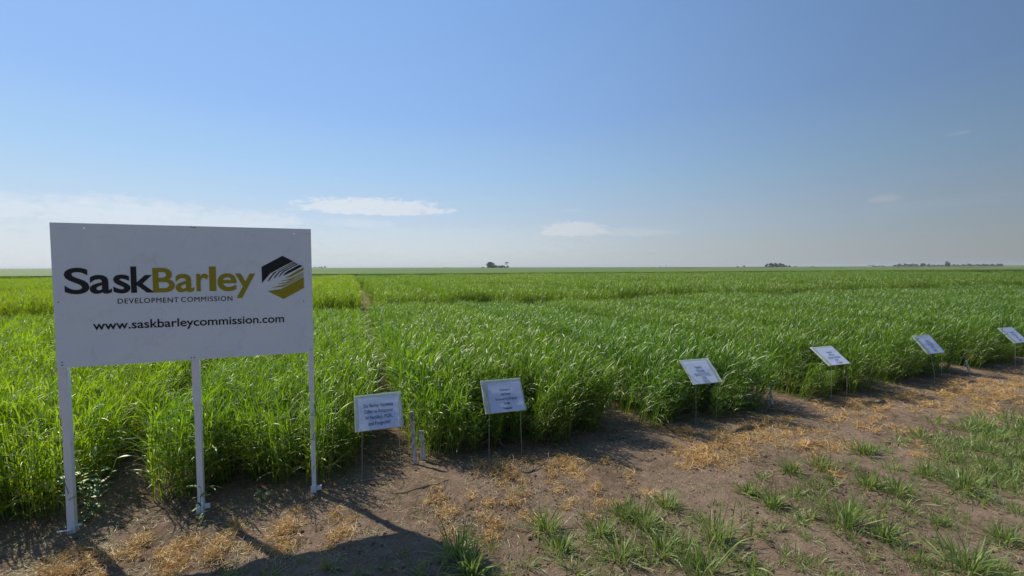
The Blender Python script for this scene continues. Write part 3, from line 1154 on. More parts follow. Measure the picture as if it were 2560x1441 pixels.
def build_treatment_sign(k, spec):
    x, y, z, yaw, tilt, roll, sc, wires, side, lines, lh, label = spec
    root = empty('treatment_sign', (x, y, 0), yaw)
    tag(root, label, 'sign', 'paper treatment signs on wire stakes')
    W, H = 0.36 * sc, 0.29 * sc
    bm = box_mesh(-W / 2, W / 2, 0.001, 0.006, 0, H, 0.001)
    board = bm_obj('board', bm, M_CORO, root)
    board.location = (0, 0, z)
    board.rotation_euler = (-tilt, -roll, 0)
    if side == 'L':
        px0, px1 = -W / 2 + 0.050, W / 2 - 0.014
    else:
        px0, px1 = -W / 2 + (0.020 if k else 0.028), W / 2 - (0.050 if k else 0.026)
    pz0, pz1 = 0.002, H - 0.030
    V, Fc = wavy(px0, px1, pz0, pz1, -0.0015, 0.004, 3 + k)
    mesh_obj('paper', V, Fc, M_PAPER, board, smooth=True)
    # sleeve, looser than the paper, with its welded strip on one side
    V, Fc = wavy(-W / 2 + 0.004, W / 2 + (0.012 if side == 'R' else 0.004), -0.003, H + 0.003, -0.0085, 0.009 if k != 4 else 0.016, 13 + k, 30, 20, 0.0)
    mesh_obj('clear_sleeve', V, Fc, M_SLEEVE, board, smooth=True)
    # folded edges of the sleeves stacked on the board
    xe = -W / 2 if side == 'L' else W / 2
    for j in range(3 if side == 'L' else 2):
        sg = 1 if side == 'L' else -1
        o0 = xe + sg * (0.008 + 0.011 * j)
        V = []
        nn = 10
        for i in range(nn + 1):
            zz = -0.004 + (H + 0.002) * i / nn
            wv = 0.003 * math.sin(i * 1.1 + j * 2 + k)
            V += [(o0 - sg * 0.008 + wv, -0.004 - 0.003 * j, zz), (o0 + wv, -0.011 - 0.003 * j, zz), (o0 + sg * 0.001 + wv, -0.003 - 0.002 * j, zz)]
        Fc = []
        for i in range(nn):
            a = i * 3
            Fc += [(a, a + 1, a + 4, a + 3), (a + 1, a + 2, a + 5, a + 4)]
        mesh_obj('sleeve_edge', V, Fc, M_CORO, board, smooth=True)
    # lettering
    ph = pz1 - pz0
    n = len(lines)
    ink = M_INK if k < 2 else M_INK2
    cx = (px0 + px1) / 2
    wpap = px1 - px0
    ymax = pz0 + ph * (0.86 if n == 4 else 0.84)
    step = ph * (0.185 if n == 4 else 0.155)
    for i, ln in enumerate(lines):
        big = n == 4 and k == 0
        o = text_mesh('lettering', ln, ink, board, 'CENTER', offset=-0.004)
        wid = wpap * (0.0395 if big else 0.0285) * len(ln) * (0.98 if big else 1.0)
        asc = step * (0.66 if big else 0.58)
        zb = ymax - step * (i + 0.9)
        desc = any(c in ln for c in 'gyp,()')
        fit_text(o, cx - wid / 2, cx + wid / 2, zb - (asc * 0.27 if desc else 0), zb + asc * 0.86, -0.0066)
    # wire stake: two legs with two rungs
    g0, g1 = at(*wires[0]), at(*wires[1])
    R = Matrix.Rotation(-yaw, 3, 'Z')
    legs = []
    for g, sx in ((g0, -0.11), (g1, 0.11)):
        loc = R @ (g - Vector((x, y, 0)))
        loc.x = max(-0.16, min(0.16, loc.x))
        loc.y = max(-0.08, min(0.08, loc.y))
        topx = loc.x * 0.95
        pts = [(loc.x, loc.y, -0.12), (loc.x + 0.003, loc.y * 0.9, 0.12), (topx, loc.y * 0.4 + 0.006, z - 0.03), (topx, 0.007 + 0.0, z)]
        # carry on inside the board's flutes
        ct, st = math.cos(tilt), math.sin(tilt)
        pts.append((topx, 0.009 + st * 0.12, z + ct * 0.12))
        V, Fc = tube(pts, 0.0017, 6)
        mesh_obj('wire_leg', V, Fc, M_STEEL, root, smooth=True)
        legs.append(pts)
    for zz in (0.012,):
        a, b = legs[0][1], legs[1][1]
        V, Fc = tube([(a[0], a[1], zz), (b[0], b[1], zz + 0.004)], 0.0019, 6)
        if k in (0, 1):
            mesh_obj('wire_rung', V, Fc, M_STEEL, root, smooth=True)


for k, spec in enumerate(SIGNS):
    build_treatment_sign(k, spec)

# ------------------------------------------------------------------ plot stakes


def stake_mat():
    m, t, out = new_mat("weathered_stake")
    tc = t.node('ShaderNodeTexCoord')
    mp = t.node('ShaderNodeMapping')
    mp.inputs['Scale'].default_value = (30, 30, 7)
    t.l.new(tc.outputs['Object'], mp.inputs[0])
    n1 = t.noise(mp.outputs[0], 2.2, 5, 0.7, 0.5)
    n2 = t.noise(tc.outputs['Object'], 60, 4, 0.6)
    c = t.mix(t.ramp(n1, 0.46, 0.62), (0.62, 0.64, 0.63, 1), (0.20, 0.18, 0.15, 1))
    c = t.mix(t.ramp(n2, 0.55, 0.7, 0, 0.5), c, (0.7, 0.7, 0.68, 1))
    p = principled(t, out, c, 0.8, 0.2)
    bump(t, p, n1, 0.4, 0.003)
    return m


M_STAKE = stake_mat()


def stake(base_px, top_px, width, label, mark=None):
    b = at(*base_px)
    d = ray(*top_px)
    t = Vector((d.x / d.y * (b.y + 0.01), b.y + 0.01, CAM_H + d.z / d.y * (b.y + 0.01)))
    h = (t - b).length
    w, th = width, 0.009
    V, Fc = [], []
    rows = [(-0.10, 0.35), (0.0, 0.8), (0.3 * h, 1.0), (0.7 * h, 0.97), (h - w * 0.5, 1.0), (h - w * 0.16, 0.78), (h, 0.35)]
    for z, s in rows:
        V += [(-w / 2 * s, -th / 2, z), (w / 2 * s, -th / 2, z), (w / 2 * s, th / 2, z), (-w / 2 * s, th / 2, z)]
    for i in range(len(rows) - 1):
        a = i * 4
        for j in range(4):
            Fc.append((a + j, a + (j + 1) % 4, a + 4 + (j + 1) % 4, a + 4 + j))
    Fc += [(3, 2, 1, 0), tuple((len(rows) - 1) * 4 + j for j in range(4))]
    o = mesh_obj('plot_stake', V, Fc, M_STAKE)
    o.location = b
    dirv = (t - b).normalized()
    q = Vector((0, 0, 1)).rotation_difference(dirv)
    o.rotation_euler = (q.to_matrix() @ Matrix.Rotation(YAW * 0.4, 3, 'Z')).to_euler()
    tag(o, label, 'stake', 'white wooden plot stakes')
    if mark:
        for j, ch in enumerate(mark):
            mk = text_mesh('mark', ch, M_INK, o)
            fit_text(mk, -w * 0.26, w * 0.26, h - w * (1.15 + 1.05 * j), h - w * (0.4 + 1.05 * j), -th / 2 - 0.0012)
    return o


stake((1038, 1160), (1029, 1029), 0.034, "tall white wooden plot stake leaning left beside the paper sign about barley varieties", "02")
stake((1055, 1152), (1049.5, 1077), 0.022, "short narrow stake pressed against the left side of a wider short stake")
stake((1061, 1152), (1056.5, 1076), 0.026, "short chipped white stake, rightmost of three at the start of the bare strip")
stake((1932, 1011), (1922, 965), 0.03, "white stake half hidden in barley between the third and fourth paper signs")
stake((2425, 935), (2415, 902), 0.032, "white stake at the foot of the barley between the last two paper signs")

# ------------------------------------------------------------------ loose grass, straw and weeds on the soil


def tuft_blades(seed, n, hgt, spread, yellow):
    r = random.Random(seed)
    b = Blades()
    for i in range(n):
        a = r.uniform(0, 6.283)
        rad = abs(r.gauss(0, 0.028 * spread))
        x, y = rad * math.cos(a), rad * math.sin(a)
        out = a + r.gauss(0, 0.7)
        flat = r.random()
        el = r.uniform(0.95, 1.5) if flat > 0.42 else r.uniform(0.1, 0.9)
        ln = hgt * r.uniform(0.55, 1.15)
        old = r.uniform(0.3, 0.8) if r.random() < yellow else max(0, r.gauss(0.0, 0.12))
        b.ribbon((x, y, -0.008), out, el, ln, r.uniform(0.0045, 0.0105), r.uniform(0.1, 1.7), 5, r.random(), old, r.uniform(-1.5, 1.5), 0.15, r.uniform(-0.6, 0.6), 0, 0.003)
    return b


TUFTS = [
    # px, py of the foot, height in px, relative spread, label
    (1142, 1392, 95, 1.0, "dark green grass clump right where the board's shadow meets the sunlit soil"),
    (1180, 1438, 80, 1.3, "grass clump at the bottom edge of the picture, beside the board's shadow"),
    (1366, 1328, 70, 1.2, "grass clump left of centre foreground with a slender neighbour on each side"),
    (1400, 1378, 60, 1.7, "broad low grass clump sprawling below the slender one at centre foreground"),
    (1503, 1338, 65, 1.1, "grass clump casting a small dark shadow on bare soil at centre foreground"),
    (1548, 1402, 75, 1.1, "upright grass clump above a black patch of shadow, bottom centre"),
    (1558, 1292, 55, 1.2, "grass clump at the right end of scattered straw, upper centre of the bare soil"),
    (1610, 1318, 75, 1.4, "leafy grass clump close behind a taller one, centre of the grassy patch"),
    (1662, 1272, 55, 1.4, "lone round grass clump, farthest back in the centre of the bare soil"),
    (1650, 1385, 85, 1.5, "large grass clump, lower centre, with long stems reaching right"),
    (1788, 1358, 100, 1.4, "tall bluish grass clump right of centre, the tallest of its row"),
    (1762, 1436, 110, 1.6, "tall grass clump cut by the bottom edge, right of centre"),
    (1871, 1234, 45, 0.9, "small upright grass clump between orange straw and the green patch"),
    (1930, 1264, 55, 1.0, "slender grass clump with a dark shadow at its foot, right of the small upright one"),
    (1977, 1188, 45, 0.9, "thin bluish grass clump standing alone just below the orange straw"),
    (2050, 1172, 42, 1.3, "pale bleached grass clump at the edge of the orange straw"),
    (2156, 1138, 48, 1.2, "dark grass clump farthest back, right of the orange straw"),
    (2112, 1322, 110, 1.2, "tall grass clump with one pale broad blade, centre of the right grassy patch"),
    (2172, 1222, 55, 1.2, "grass clump with spreading blades and a long dark shadow, right part"),
    (2245, 1242, 60, 1.2, "grass clump left of the tall feathery one, right part"),
    (2316, 1192, 55, 1.2, "grass clump with blades pointing up in a V, in front of the dense green patch"),
    (2408, 1228, 85, 1.4, "tall feathery grass clump with dark shadow behind it, near the right edge"),
    (2212, 1352, 65, 1.3, "low grass clump alone on bare soil, lower right"),
    (2420, 1436, 110, 1.3, "tall wispy grass clump cut by the bottom edge, lower right"),
    (2512, 1358, 60, 1.3, "low grass clump closest to the right edge of the picture"),
]
SMALL = [(1230, 1372, 25), (1262, 1436, 40), (1320, 1412, 50), (1430, 1436, 60), (1480, 1420, 30), (1880, 1412, 40), (1871, 1436, 50), (2083, 1216, 55), (2028, 1304, 55),
         (2226, 1168, 40), (2260, 1112, 22), (2002, 1310, 40), (2018, 1352, 40), (1832, 1404, 80), (2004, 1424, 55), (2290, 1412, 45), (2468, 1252, 40), (2136, 1350, 40),
         (1905, 1204, 30), (2000, 1240, 35), (2060, 1262, 40), (2130, 1280, 40), (1940, 1330, 50), (1890, 1345, 50), (1700, 1350, 60), (1720, 1400, 60), (1600, 1400, 45),
         (2350, 1370, 35), (2200, 1300, 30), (2280, 1290, 30), (2350, 1270, 30), (2540, 1290, 30), (2170, 1400, 40), (1960, 1400, 40), (2340, 1430, 50), (2490, 1420, 50),
         (820, 1436, 60), (690, 1440, 50), (1050, 1440, 45), (960, 1425, 30), (575, 1441, 40), (1010, 1385, 25), (1100, 1420, 40), (900, 1441, 40), (760, 1410, 25),
         (660, 1285, 18), (990, 1240, 15), (835, 1290, 15), (1790, 1260, 25), (1740, 1300, 30), (2120, 1170, 30), (2190, 1130, 25), (2050, 1215, 30), (1460, 1290, 20),
         (545, 1205, 40), (700, 1200, 40), (860, 1190, 40), (1380, 1100, 30), (1640, 1060, 35), (1870, 1020, 30), (2210, 968, 25), (400, 1240, 30)]


def px_height(px, py, hpx):
    p = at(px, py)
    return p, hpx * p.y / F_PX


for i, (px, py, hp, spread, label) in enumerate(TUFTS):
    p, h = px_height(px, py, hp)
    b = tuft_blades(500 + i, int(66 + 36 * spread), h * 1.0, spread * (0.6 + h * 4), 0.10 if i != 15 else 0.55)
    o = b.obj('grass_clump', M_TUFT)
    o.location = (p.x, p.y, gz(p))
    tag(o, label, 'grass clump', 'green grass clumps on the bare soil')


def build_small_grass():
    P, R, Sc, I = [], [], [], []
    r = random.Random(77)
    coll = proto_collection('short_grass_piece', [tuft_blades(900 + i, 16 + 6 * (i % 3), 0.12, 0.8 + 0.8 * (i % 3), 0.10 + 0.12 * (i % 2)) for i in range(12)], M_TUFT)

    def add(px, py, hpx):
        p, h = px_height(px, py, hpx)
        s = max(0.25, min(1.6, h / 0.12))
        P.append((p.x, p.y, gz(p)))
        R.append((r.gauss(0, 0.1), r.gauss(0, 0.1), r.uniform(0, 6.28)))
        Sc.append((s, s, s))
        I.append(r.randrange(12))
    for (x, y, h) in SMALL:
        for j in range(2):
            add(x + r.gauss(0, 6), y + r.gauss(0, 4), h * r.uniform(0.7, 1.05))
    # the dense patch of grass at the right edge
    for i in range(620):
        x, y = r.uniform(2220, 2660), r.uniform(1045, 1225)
        lim = 2345 + 1.3 * abs(y - 1105)
        if x < lim + r.gauss(0, 55):
            continue
        if float(fbm(np.array([x / 45.0]), np.array([y / 22.0]), 1.0, 2, 55)[0]) < r.uniform(-0.75, 0.05):
            continue
        add(x, y, r.uniform(16, 46))
    # scattered seedlings in the grassy zone at lower right
    for i in range(1000):
        x, y = r.uniform(1150, 2650), r.uniform(1120, 1470)
        # zone right of a line from (1150,1450) to (2000,1150)
        if (x - 1130) < (1445 - y) * 2.75 + r.gauss(0, 60):
            continue
        dens = float(fbm(np.array([x / 100.0]), np.array([y / 60.0]), 1.0, 3, 12)[0])
        if dens < 0.0 + r.gauss(0, 0.2):
            continue
        add(x, y, r.uniform(8, 34) * (0.6 + (y - 1100) / 500))
    o = instancer('short_grass', coll, P, R, Sc, I)
    tag(o, "short green grass sprouting across the right side of the bare soil", 'grass', None, 'stuff')


build_small_grass()


def mat_of_straw(seed, n, size, width, loft=1.0):
    r = random.Random(seed)
    b = Blades()
    ang = r.uniform(0, 3.14)
    for i in range(n):
        a, q = r.uniform(0, 6.283), size * 0.42 * abs(r.gauss(0, 1))
        x, y = q * math.cos(a), q * math.sin(a)
        z = 0.002 + loft * 0.020 * math.exp(-q * q / (size * size * 0.12)) * r.random()
        az = ang + r.gauss(0, 0.9) if r.random() < 0.6 else r.uniform(0, 6.283)
        b.ribbon((x, y, z), az, r.uniform(-0.1, 0.75) * loft, r.uniform(0.35, 1.15) * size * 0.8, width * r.uniform(0.6, 1.4), r.uniform(0.2, 1.9) * loft, 6,
                 r.random() ** 0.8, 0.6 * r.random() ** 2, r.uniform(-2.5, 2.5), 0.25, r.gauss(0, 2.0), 1, 0.002)
    return b


DEAD = [(1285, 1220, 45, 9), (1270, 1190, 28, 4), (1190, 1252, 24, 4), (1205, 1277, 30, 4), (1435, 1166, 26, 5), (1470, 1196, 24, 4), (1480, 1226, 18, 3), (1380, 1190, 24, 4),
        (1395, 1226, 18, 3), (1530, 1160, 20, 3), (1570, 1190, 30, 4), (1720, 1100, 36, 7), (1762, 1112, 40, 8), (1732, 1136, 40, 8), (1700, 1146, 28, 5), (1790, 1150, 46, 8),
        (1800, 1094, 44, 8), (1852, 1130, 46, 8), (1900, 1086, 46, 10), (1950, 1076, 50, 12), (1980, 1098, 50, 11), (2030, 1110, 50, 11), (2062, 1124, 32, 6),
        (1310, 1270, 28, 4), (1340, 1306, 30, 4), (1240, 1332, 26, 4), (1212, 1346, 20, 3), (1120, 1300, 20, 3), (1110, 1335, 20, 3), (1530, 1260, 22, 3), (1650, 1240, 26, 3),
        (2100, 1030, 44, 7), (2150, 1050, 50, 9), (2200, 1060, 44, 8), (2180, 1020, 44, 7), (2250, 1010, 50, 9), (2300, 1000, 44, 8), (2340, 1022, 50, 8), (2400, 990, 54, 10),
        (2450, 980, 54, 10), (2500, 970, 54, 10), (2545, 1000, 54, 9), (2480, 1012, 50, 7), (2590, 970, 54, 9), (1680, 1062 + 60, 20, 3), (1830, 1112, 60, 6),
        (160, 1420, 42, 7), (125, 1432, 34, 5), (212, 1392, 34, 5), (310, 1382, 36, 8), (345, 1366, 30, 5), (422, 1386, 40, 8), (432, 1420, 36, 7), (404, 1432, 30, 5),
        (470, 1350, 30, 4), (532, 1352, 20, 3), (548, 1372, 24, 4), (532, 1402, 24, 4), (590, 1302, 14, 2), (716, 1322, 24, 5), (704, 1346, 28, 6), (700, 1380, 26, 5),
        (745, 1280, 20, 3), (846, 1300, 26, 5), (852, 1328, 24, 4), (836, 1350, 22, 4), (1085, 1240, 24, 4), (1070, 1262, 18, 3), (1108, 1288, 22, 4), (255, 1430, 30, 4), (600, 1340, 30, 2), (640, 1370, 30, 2)]


def build_dead():
    r = random.Random(4)
    extra = []
    for i in range(150):
        x = r.uniform(1180, 2620)
        top = 1165 - (x - 1200) * 0.17
        y = top + abs(r.gauss(0, 60))
        if float(fbm(np.array([x / 120.0]), np.array([y / 70.0]), 1.0, 3, 71)[0]) > -0.02:
            extra.append((x, y, 26, 2))
    DEAD.extend(extra)
    coll = proto_collection('dead_grass_piece', [mat_of_straw(40 + i, 44, 0.115, 0.0032, 1.3) for i in range(8)], M_DEAD)
    P, R, Sc, I = [], [], [], []
    for (x, y, rad, n) in DEAD:
        for j in range(max(2, int(n * 0.95))):
            a, q = r.uniform(0, 6.28), 1.12 * rad * math.sqrt(r.random())
            p = at(x + q * math.cos(a), y + 0.6 * q * math.sin(a))
            s = r.uniform(0.55, 1.1) * (1.0 if p.y < 3.2 else 1.0 + 0.10 * (p.y - 3.2))
            P.append((p.x, p.y, gz(p)))
            R.append((0, 0, r.uniform(0, 6.28)))
            Sc.append((s, s, s * r.uniform(0.7, 1.2)))
            I.append(r.randrange(8))
    o = instancer('dead_grass', coll, P, R, Sc, I)
    tag(o, "curly orange dead grass lying in matted patches on the soil", 'dead grass', None, 'stuff')
    # fine litter all over the soil
    r = random.Random(8)
    coll = proto_collection('straw_litter_piece', [mat_of_straw(80 + i, 16, 0.13, 0.0030, 0.6) for i in range(8)], M_LITTER)
    P, R, Sc, I = [], [], [], []
    for i in range(15000):
        x = r.uniform(-4.2, 10.5)
        y = 1.5 + 6.8 * r.random() ** 1.4
        if not in_view(x, y, 0.1):
            continue
        v = (Vector((x, y, 0)) - O_PLOT).dot(VX)
        if v > 0.8 and not (-0.6 < (Vector((x, y, 0)) - O_PLOT).dot(UX) < 0.1):
            continue
        if float(fbm(np.array([x]), np.array([y]), 1.7, 3, 19)[0]) < r.uniform(-0.7, 0.2):
            continue
        s = r.uniform(0.4, 1.0)
        P.append((x, y, gz((x, y)) - 0.002))
        R.append((0, 0, r.uniform(0, 6.28)))
        Sc.append((s, s, s * 0.6))
        I.append(r.randrange(8))
    o = instancer('straw_litter', coll, P, R, Sc, I)
    tag(o, "thin dry straw litter scattered over the brown soil", 'straw', None, 'stuff')
    print('litter', len(P))


build_dead()


def build_clods():
    r = random.Random(21)
    coll = bpy.data.collections.new('clod_piece')
    for i in range(6):
        V, Fc = [], []
        for j in range(16):
            a, q = r.uniform(0, 6.28), 0.10 * math.sqrt(r.random())
            s = 0.003 + 0.011 * r.random() ** 4
            c = Vector((q * math.cos(a), q * math.sin(a), s * 0.25))
            o = len(V)
            for (x, y, z) in ((1, 0, 0), (0.3, 0.95, 0.1), (-0.8, 0.6, 0), (-0.8, -0.6, 0.1), (0.3, -0.95, 0), (0.1, 0.1, 0.5), (0, 0, -0.6)):
                V.append(c + Vector((x, y, z)) * s * r.uniform(0.7, 1.25))
            for k in range(5):
                Fc += [(o + k, o + (k + 1) % 5, o + 5), (o + (k + 1) % 5, o + k, o + 6)]
        m = mesh_obj('clod_piece_%d' % i, V, Fc, M_SOIL, link=False)
        coll.objects.link(m)
    P, R, Sc, I = [], [], [], []
    for i in range(8000):
        x = r.uniform(-4.2, 10.5)
        y = 1.5 + 6.8 * r.random() ** 1.4
        if not in_view(x, y, 0.1) or (Vector((x, y, 0)) - O_PLOT).dot(VX) > 0.7:
            continue
        if float(fbm(np.array([x]), np.array([y]), 2.2, 3, 44)[0]) < r.uniform(-0.6, 0.3):
            continue
        s = r.uniform(0.5, 1.3)
        P.append((x, y, gz((x, y)) + 0.001)); R.append((0, 0, r.uniform(0, 6.28))); Sc.append((s, s, s)); I.append(r.randrange(6))
    o = instancer('soil_clods', coll, P, R, Sc, I)
    tag(o, "small crumbs and clods of dry brown soil on the path", 'soil', None, 'stuff')


build_clods()


def build_weeds():
    # tall weed with broad pale leaves beside the left leg of the big sign
    b0 = at(232, 1295)
    root = empty('weed', (b0.x, b0.y, gz(b0)))
    tag(root, "tall leafy weed growing right of the big board's left leg", 'weed')
    r = random.Random(3)
    stems, leaves = Blades(), []
    for s in range(7):
        az = r.uniform(0, 6.28)
        el = r.uniform(1.15, 1.5)
        H = r.uniform(0.30, 0.55)
        st = Blades()
        st.ribbon((r.gauss(0, 0.03), r.gauss(0, 0.03), -0.02), az, el, H, 0.006, -0.15, 4, 0.4, 0.1, 0.5, 0.5, 0, 1)
        st.obj('stem', M_WEED, root)
        for k in range(12):
            f = (k + 1) / 12
            i = min(int(f * 4), 4) * 3 + 1
            pos = st.v[i]
            lb = Blades()
            lb.ribbon(pos + Vector((0, 0, r.uniform(-0.03, 0.03))), r.uniform(0, 6.28), r.uniform(-0.2, 0.9), r.uniform(0.03, 0.075), r.uniform(0.012, 0.026), r.uniform(0.2, 1.2),
                      5, r.random(), 0.0, r.uniform(-0.6, 0.6), 0.1, 0, 2)
            lb.obj('leaf', M_WEED, root)
    # small weed with pale leaves climbing the middle leg
    for (px, py, n, hh, lab) in ((500, 1300, 12, 0.22, "small weed with pale leaves around the foot of the middle leg"),
                                 (655, 1255, 3, 0.10, "single pale broad leaf standing up at the edge of the barley")):
        b0 = at(px, py)
        root = empty('weed', (b0.x, b0.y, gz(b0)))
        tag(root, lab, 'weed')
        st = Blades()
        st.ribbon((0, 0, -0.02), r.uniform(1, 2.4), 1.4, hh, 0.004, 0.2, 4, 0.4, 0.1, 0.5, 0.5, 0, 1)
        st.obj('stem', M_WEED, root)
        for k in range(n):
            pos = st.v[min(int((k + 1) / n * 4), 4) * 3 + 1]
            lb = Blades()
            big = 1.3 if n == 3 else 1.0
            lb.ribbon(pos, r.uniform(0, 6.28), r.uniform(0.0, 1.1), r.uniform(0.05, 0.09) * big, r.uniform(0.012, 0.022) * big, r.uniform(0.2, 1.0), 5, 0.8, 0.0,
                      r.uniform(-0.6, 0.6), 0.1, 0, 2)
            lb.obj('leaf', M_WEED, root)


build_weeds()

# ------------------------------------------------------------------ far trees and buildings


def crown_mat(name, c1, c2):
    m, t, out = new_mat(name)
    geo = t.node('ShaderNodeNewGeometry')
    n1 = t.noise(geo.outputs['Position'], 0.7, 3, 0.6)
    c = t.mix(n1, (*c1, 1), (*c2, 1))
    principled(t, out, c, 0.8, 0.15)
    return m


M_CROWN = crown_mat("tree_leaves", (0.026, 0.056, 0.020), (0.060, 0.105, 0.036))
M_CROWN2 = crown_mat("spruce_needles", (0.012, 0.022, 0.014), (0.022, 0.04, 0.022))
M_BARK = flat_mat("bark", (0.07, 0.055, 0.04), 0.9, 0.1)


def tree(px, top_py, w_px, depth, kind, label, group=None, base_py=None):
    """a tree seen at a pixel column; its size comes from its distance"""
    g = at_depth(px, 668, depth)
    base = Vector((g.x, g.y, 0.0))
    d = ray(px, top_py)
    H = CAM_H + d.z / d.y * depth
    W = w_px * depth / F_PX * (1.25 if kind == 'round' else 1.1)
    root = empty('tree' if kind != 'bush' else 'bush', base)
    if kind == 'spruce':
        root.name = 'spruce_tree'
    tag(root, label, 'tree' if kind != 'bush' else 'bush', group)
    r = random.Random(int(px * 7 + depth))
    th = H * (0.95 if kind == 'spruce' else 0.6)
    V, Fc = tube([(0, 0, -0.3), (0.02 * H, 0, th * 0.5), (0, 0.02 * H, th)], 0.03 * H, 6, [1, 0.7, 0.3])
    for k in range(4 if kind != 'bush' else 2):
        a = r.uniform(0, 6.28)
        v2, f2 = tube([(0, 0, th * (0.4 + 0.12 * k)), (math.cos(a) * W * 0.28, math.sin(a) * W * 0.28, th * (0.7 + 0.12 * k))], 0.012 * H, 5, [1, 0.4])
        o = len(V)
        V += v2
        Fc += [tuple(i + o for i in f) for f in f2]
    mesh_obj('trunk', V, Fc, M_BARK, root)
    V, Fc = [], []
    lobes = []
    if kind == 'round':
        for k in range(9):
            a = r.uniform(0, 6.28)
            f = k / 8
            q = math.sqrt(max(0.05, 1 - (1.25 * f - 0.35) ** 2)) if f > 0.28 else 1.0
            lobes.append((math.cos(a) * W * 0.26 * q, math.sin(a) * W * 0.26 * q, H * (0.16 + 0.64 * f), W * r.uniform(0.20, 0.28) * (0.5 + 0.5 * q), H * r.uniform(0.13, 0.19)))
        lobes.append((0, 0, H * 0.84, W * 0.2, H * 0.14))
    elif kind == 'bush':
        for k in range(7):
            a = r.uniform(0, 6.28)
            lobes.append((math.cos(a) * W * 0.32, math.sin(a) * W * 0.3, H * r.uniform(0.25, 0.7), W * r.uniform(0.16, 0.28), H * r.uniform(0.22, 0.32)))
    elif kind == 'spruce':
        for k in range(10):
            f = k / 9
            lobes.append((r.gauss(0, 0.02) * W, r.gauss(0, 0.02) * W, H * (0.12 + 0.84 * f), W * 0.5 * (1 - f * 0.88), H * 0.07))
    elif kind == 'flat':
        for dx, z, w, hh in ((-0.28, 0.86, 0.2, 0.035), (0.0, 0.94, 0.24, 0.05), (0.28, 0.87, 0.22, 0.035), (-0.1, 0.70, 0.16, 0.05), (-0.22, 0.66, 0.1, 0.04)):
            lobes.append((dx * W, r.gauss(0, 0.1) * W, H * z, W * w, H * hh))
    leaf = 0.060 * H if kind != 'flat' else 0.045 * H
    for (cx, cy, cz, rx, rz) in lobes:
        n = 190 if kind != 'spruce' else 110
        for i in range(n):
            v = Vector((r.gauss(0, 1), r.gauss(0, 1), r.gauss(0, 1))).normalized() * (r.random() ** 0.35)
            c = Vector((cx + v.x * rx, cy + v.y * rx, max(0.1, cz + v.z * rz)))
            e1 = Vector((r.gauss(0, 1), r.gauss(0, 1), r.gauss(0, 1))).normalized() * leaf * r.uniform(0.5, 1.1)
            e2 = e1.orthogonal().normalized() * leaf * r.uniform(0.4, 0.9)
            o = len(V)
            V += [c - e1, c - e2 * 0.8, c + e1, c + e2]
            Fc.append((o, o + 1, o + 2, o + 3))
    mesh_obj('crown', V, Fc, M_CROWN2 if kind in ('spruce',) else M_CROWN, root)
    return root


G1 = "trees of the lone clump on the horizon"
tree(1226, 655, 21, 520, 'round', "largest rounded tree of the lone clump on the horizon")
tree(1244, 661.5, 15, 522, 'bush', "bush filling the middle of the lone clump on the horizon, against the big rounded tree")
tree(1254, 662.5, 10, 524, 'bush', "low bush in the gap left of the flat-topped tree")
tree(1265, 663.5, 13, 520, 'bush', "dome-shaped bush right at the foot of the flat-topped tree")
tree(1267, 655.5, 10, 516, 'flat', "thin flat-topped tree rising over the right end of the lone clump")
tree(1207, 667, 8, 530, 'bush', "tiny bushes trailing off the left side of the lone clump")
G2 = "trees of the grove right of centre on the horizon"
for i, (x, t_, w, nm) in enumerate([(1918, 659.5, 10, "left end tree of the small grove right of centre on the horizon"), (1928, 657.5, 12, "second tree from the left in the small grove on the horizon"),
                                    (1939, 657.5, 12, "middle tree of the small grove on the horizon"), (1950, 658, 12, "fourth tree from the left in the small grove on the horizon"),
                                    (1958, 660.5, 9, "lower tree near the right end of the small grove"), (1966, 663.5, 9, "shrubby tree at the sloping right end of the small grove")]):
    tree(x, t_, w, 620, 'round', nm, G2)
tree(1975, 663, 7, 640, 'bush', "separate small round bush just right of the small grove")
tree(1988, 664.5, 7, 640, 'bush', "flat little bush, second from the small grove going right")
tree(2032, 665, 9, 700, 'bush', "tiny bush alone on the horizon between the small grove and the farm buildings")
tree(1844, 663.8, 4, 600, 'bush', "tiny square bush on the horizon left of the small grove")
tree(1860, 663.8, 5, 600, 'bush', "tiny dark bush on the horizon next to the small grove's left side")
G3 = "trees of the long tree line on the right"
line1 = [(2238, 662, 10), (2250, 659.5, 12), (2261, 659, 12), (2271, 660.5, 10), (2281, 659, 12), (2292, 660.5, 11), (2304, 658.5, 8), (2309, 658.3, 8), (2320, 661.5, 11), (2323, 659.5, 5),
         (2333, 661.5, 12), (2346, 661.8, 11), (2356, 662, 10)]
names1 = ["low tree at the left end of the long tree line", "rounded tree second in the long tree line", "rounded tree third in the long tree line", "lower tree in the dip after the third of the long tree line",
          "bulging tree fifth in the long tree line", "tree just left of the twin tips in the long tree line", "left of the twin pointed tips in the long tree line", "right of the twin pointed tips in the long tree line",
          "low tree behind the single thin tip in the long tree line", "single thin pointed tree in the long tree line", "low broad tree right of the thin tip in the long tree line",
          "low tree second left of the dark spruces", "low tree touching the dark spruces from the left"]
for (x, t_, w), nm in zip(line1, names1):
    tree(x, t_, w, 800, 'round', nm, G3)
for x, t_, w, nm in [(2365, 653.5, 6, "tallest dark spruce, left of the three spruces in the tree line"), (2369, 653.8, 6, "dark spruce in the middle of the three in the tree line"),
                     (2373.5, 656, 5, "shortest dark spruce, right of the three in the tree line")]:
    tree(x, t_, w, 790, 'spruce', nm, "dark spruces in the tree line")
line2 = [(2384, 660.5, 10), (2395, 661, 11), (2407, 660.5, 11), (2421, 658.8, 13), (2433, 661, 12), (2445, 659.8, 11), (2457, 659.5, 11), (2469, 660, 12), (2481, 659.5, 12), (2494, 659, 13), (2503, 659.2, 10)]
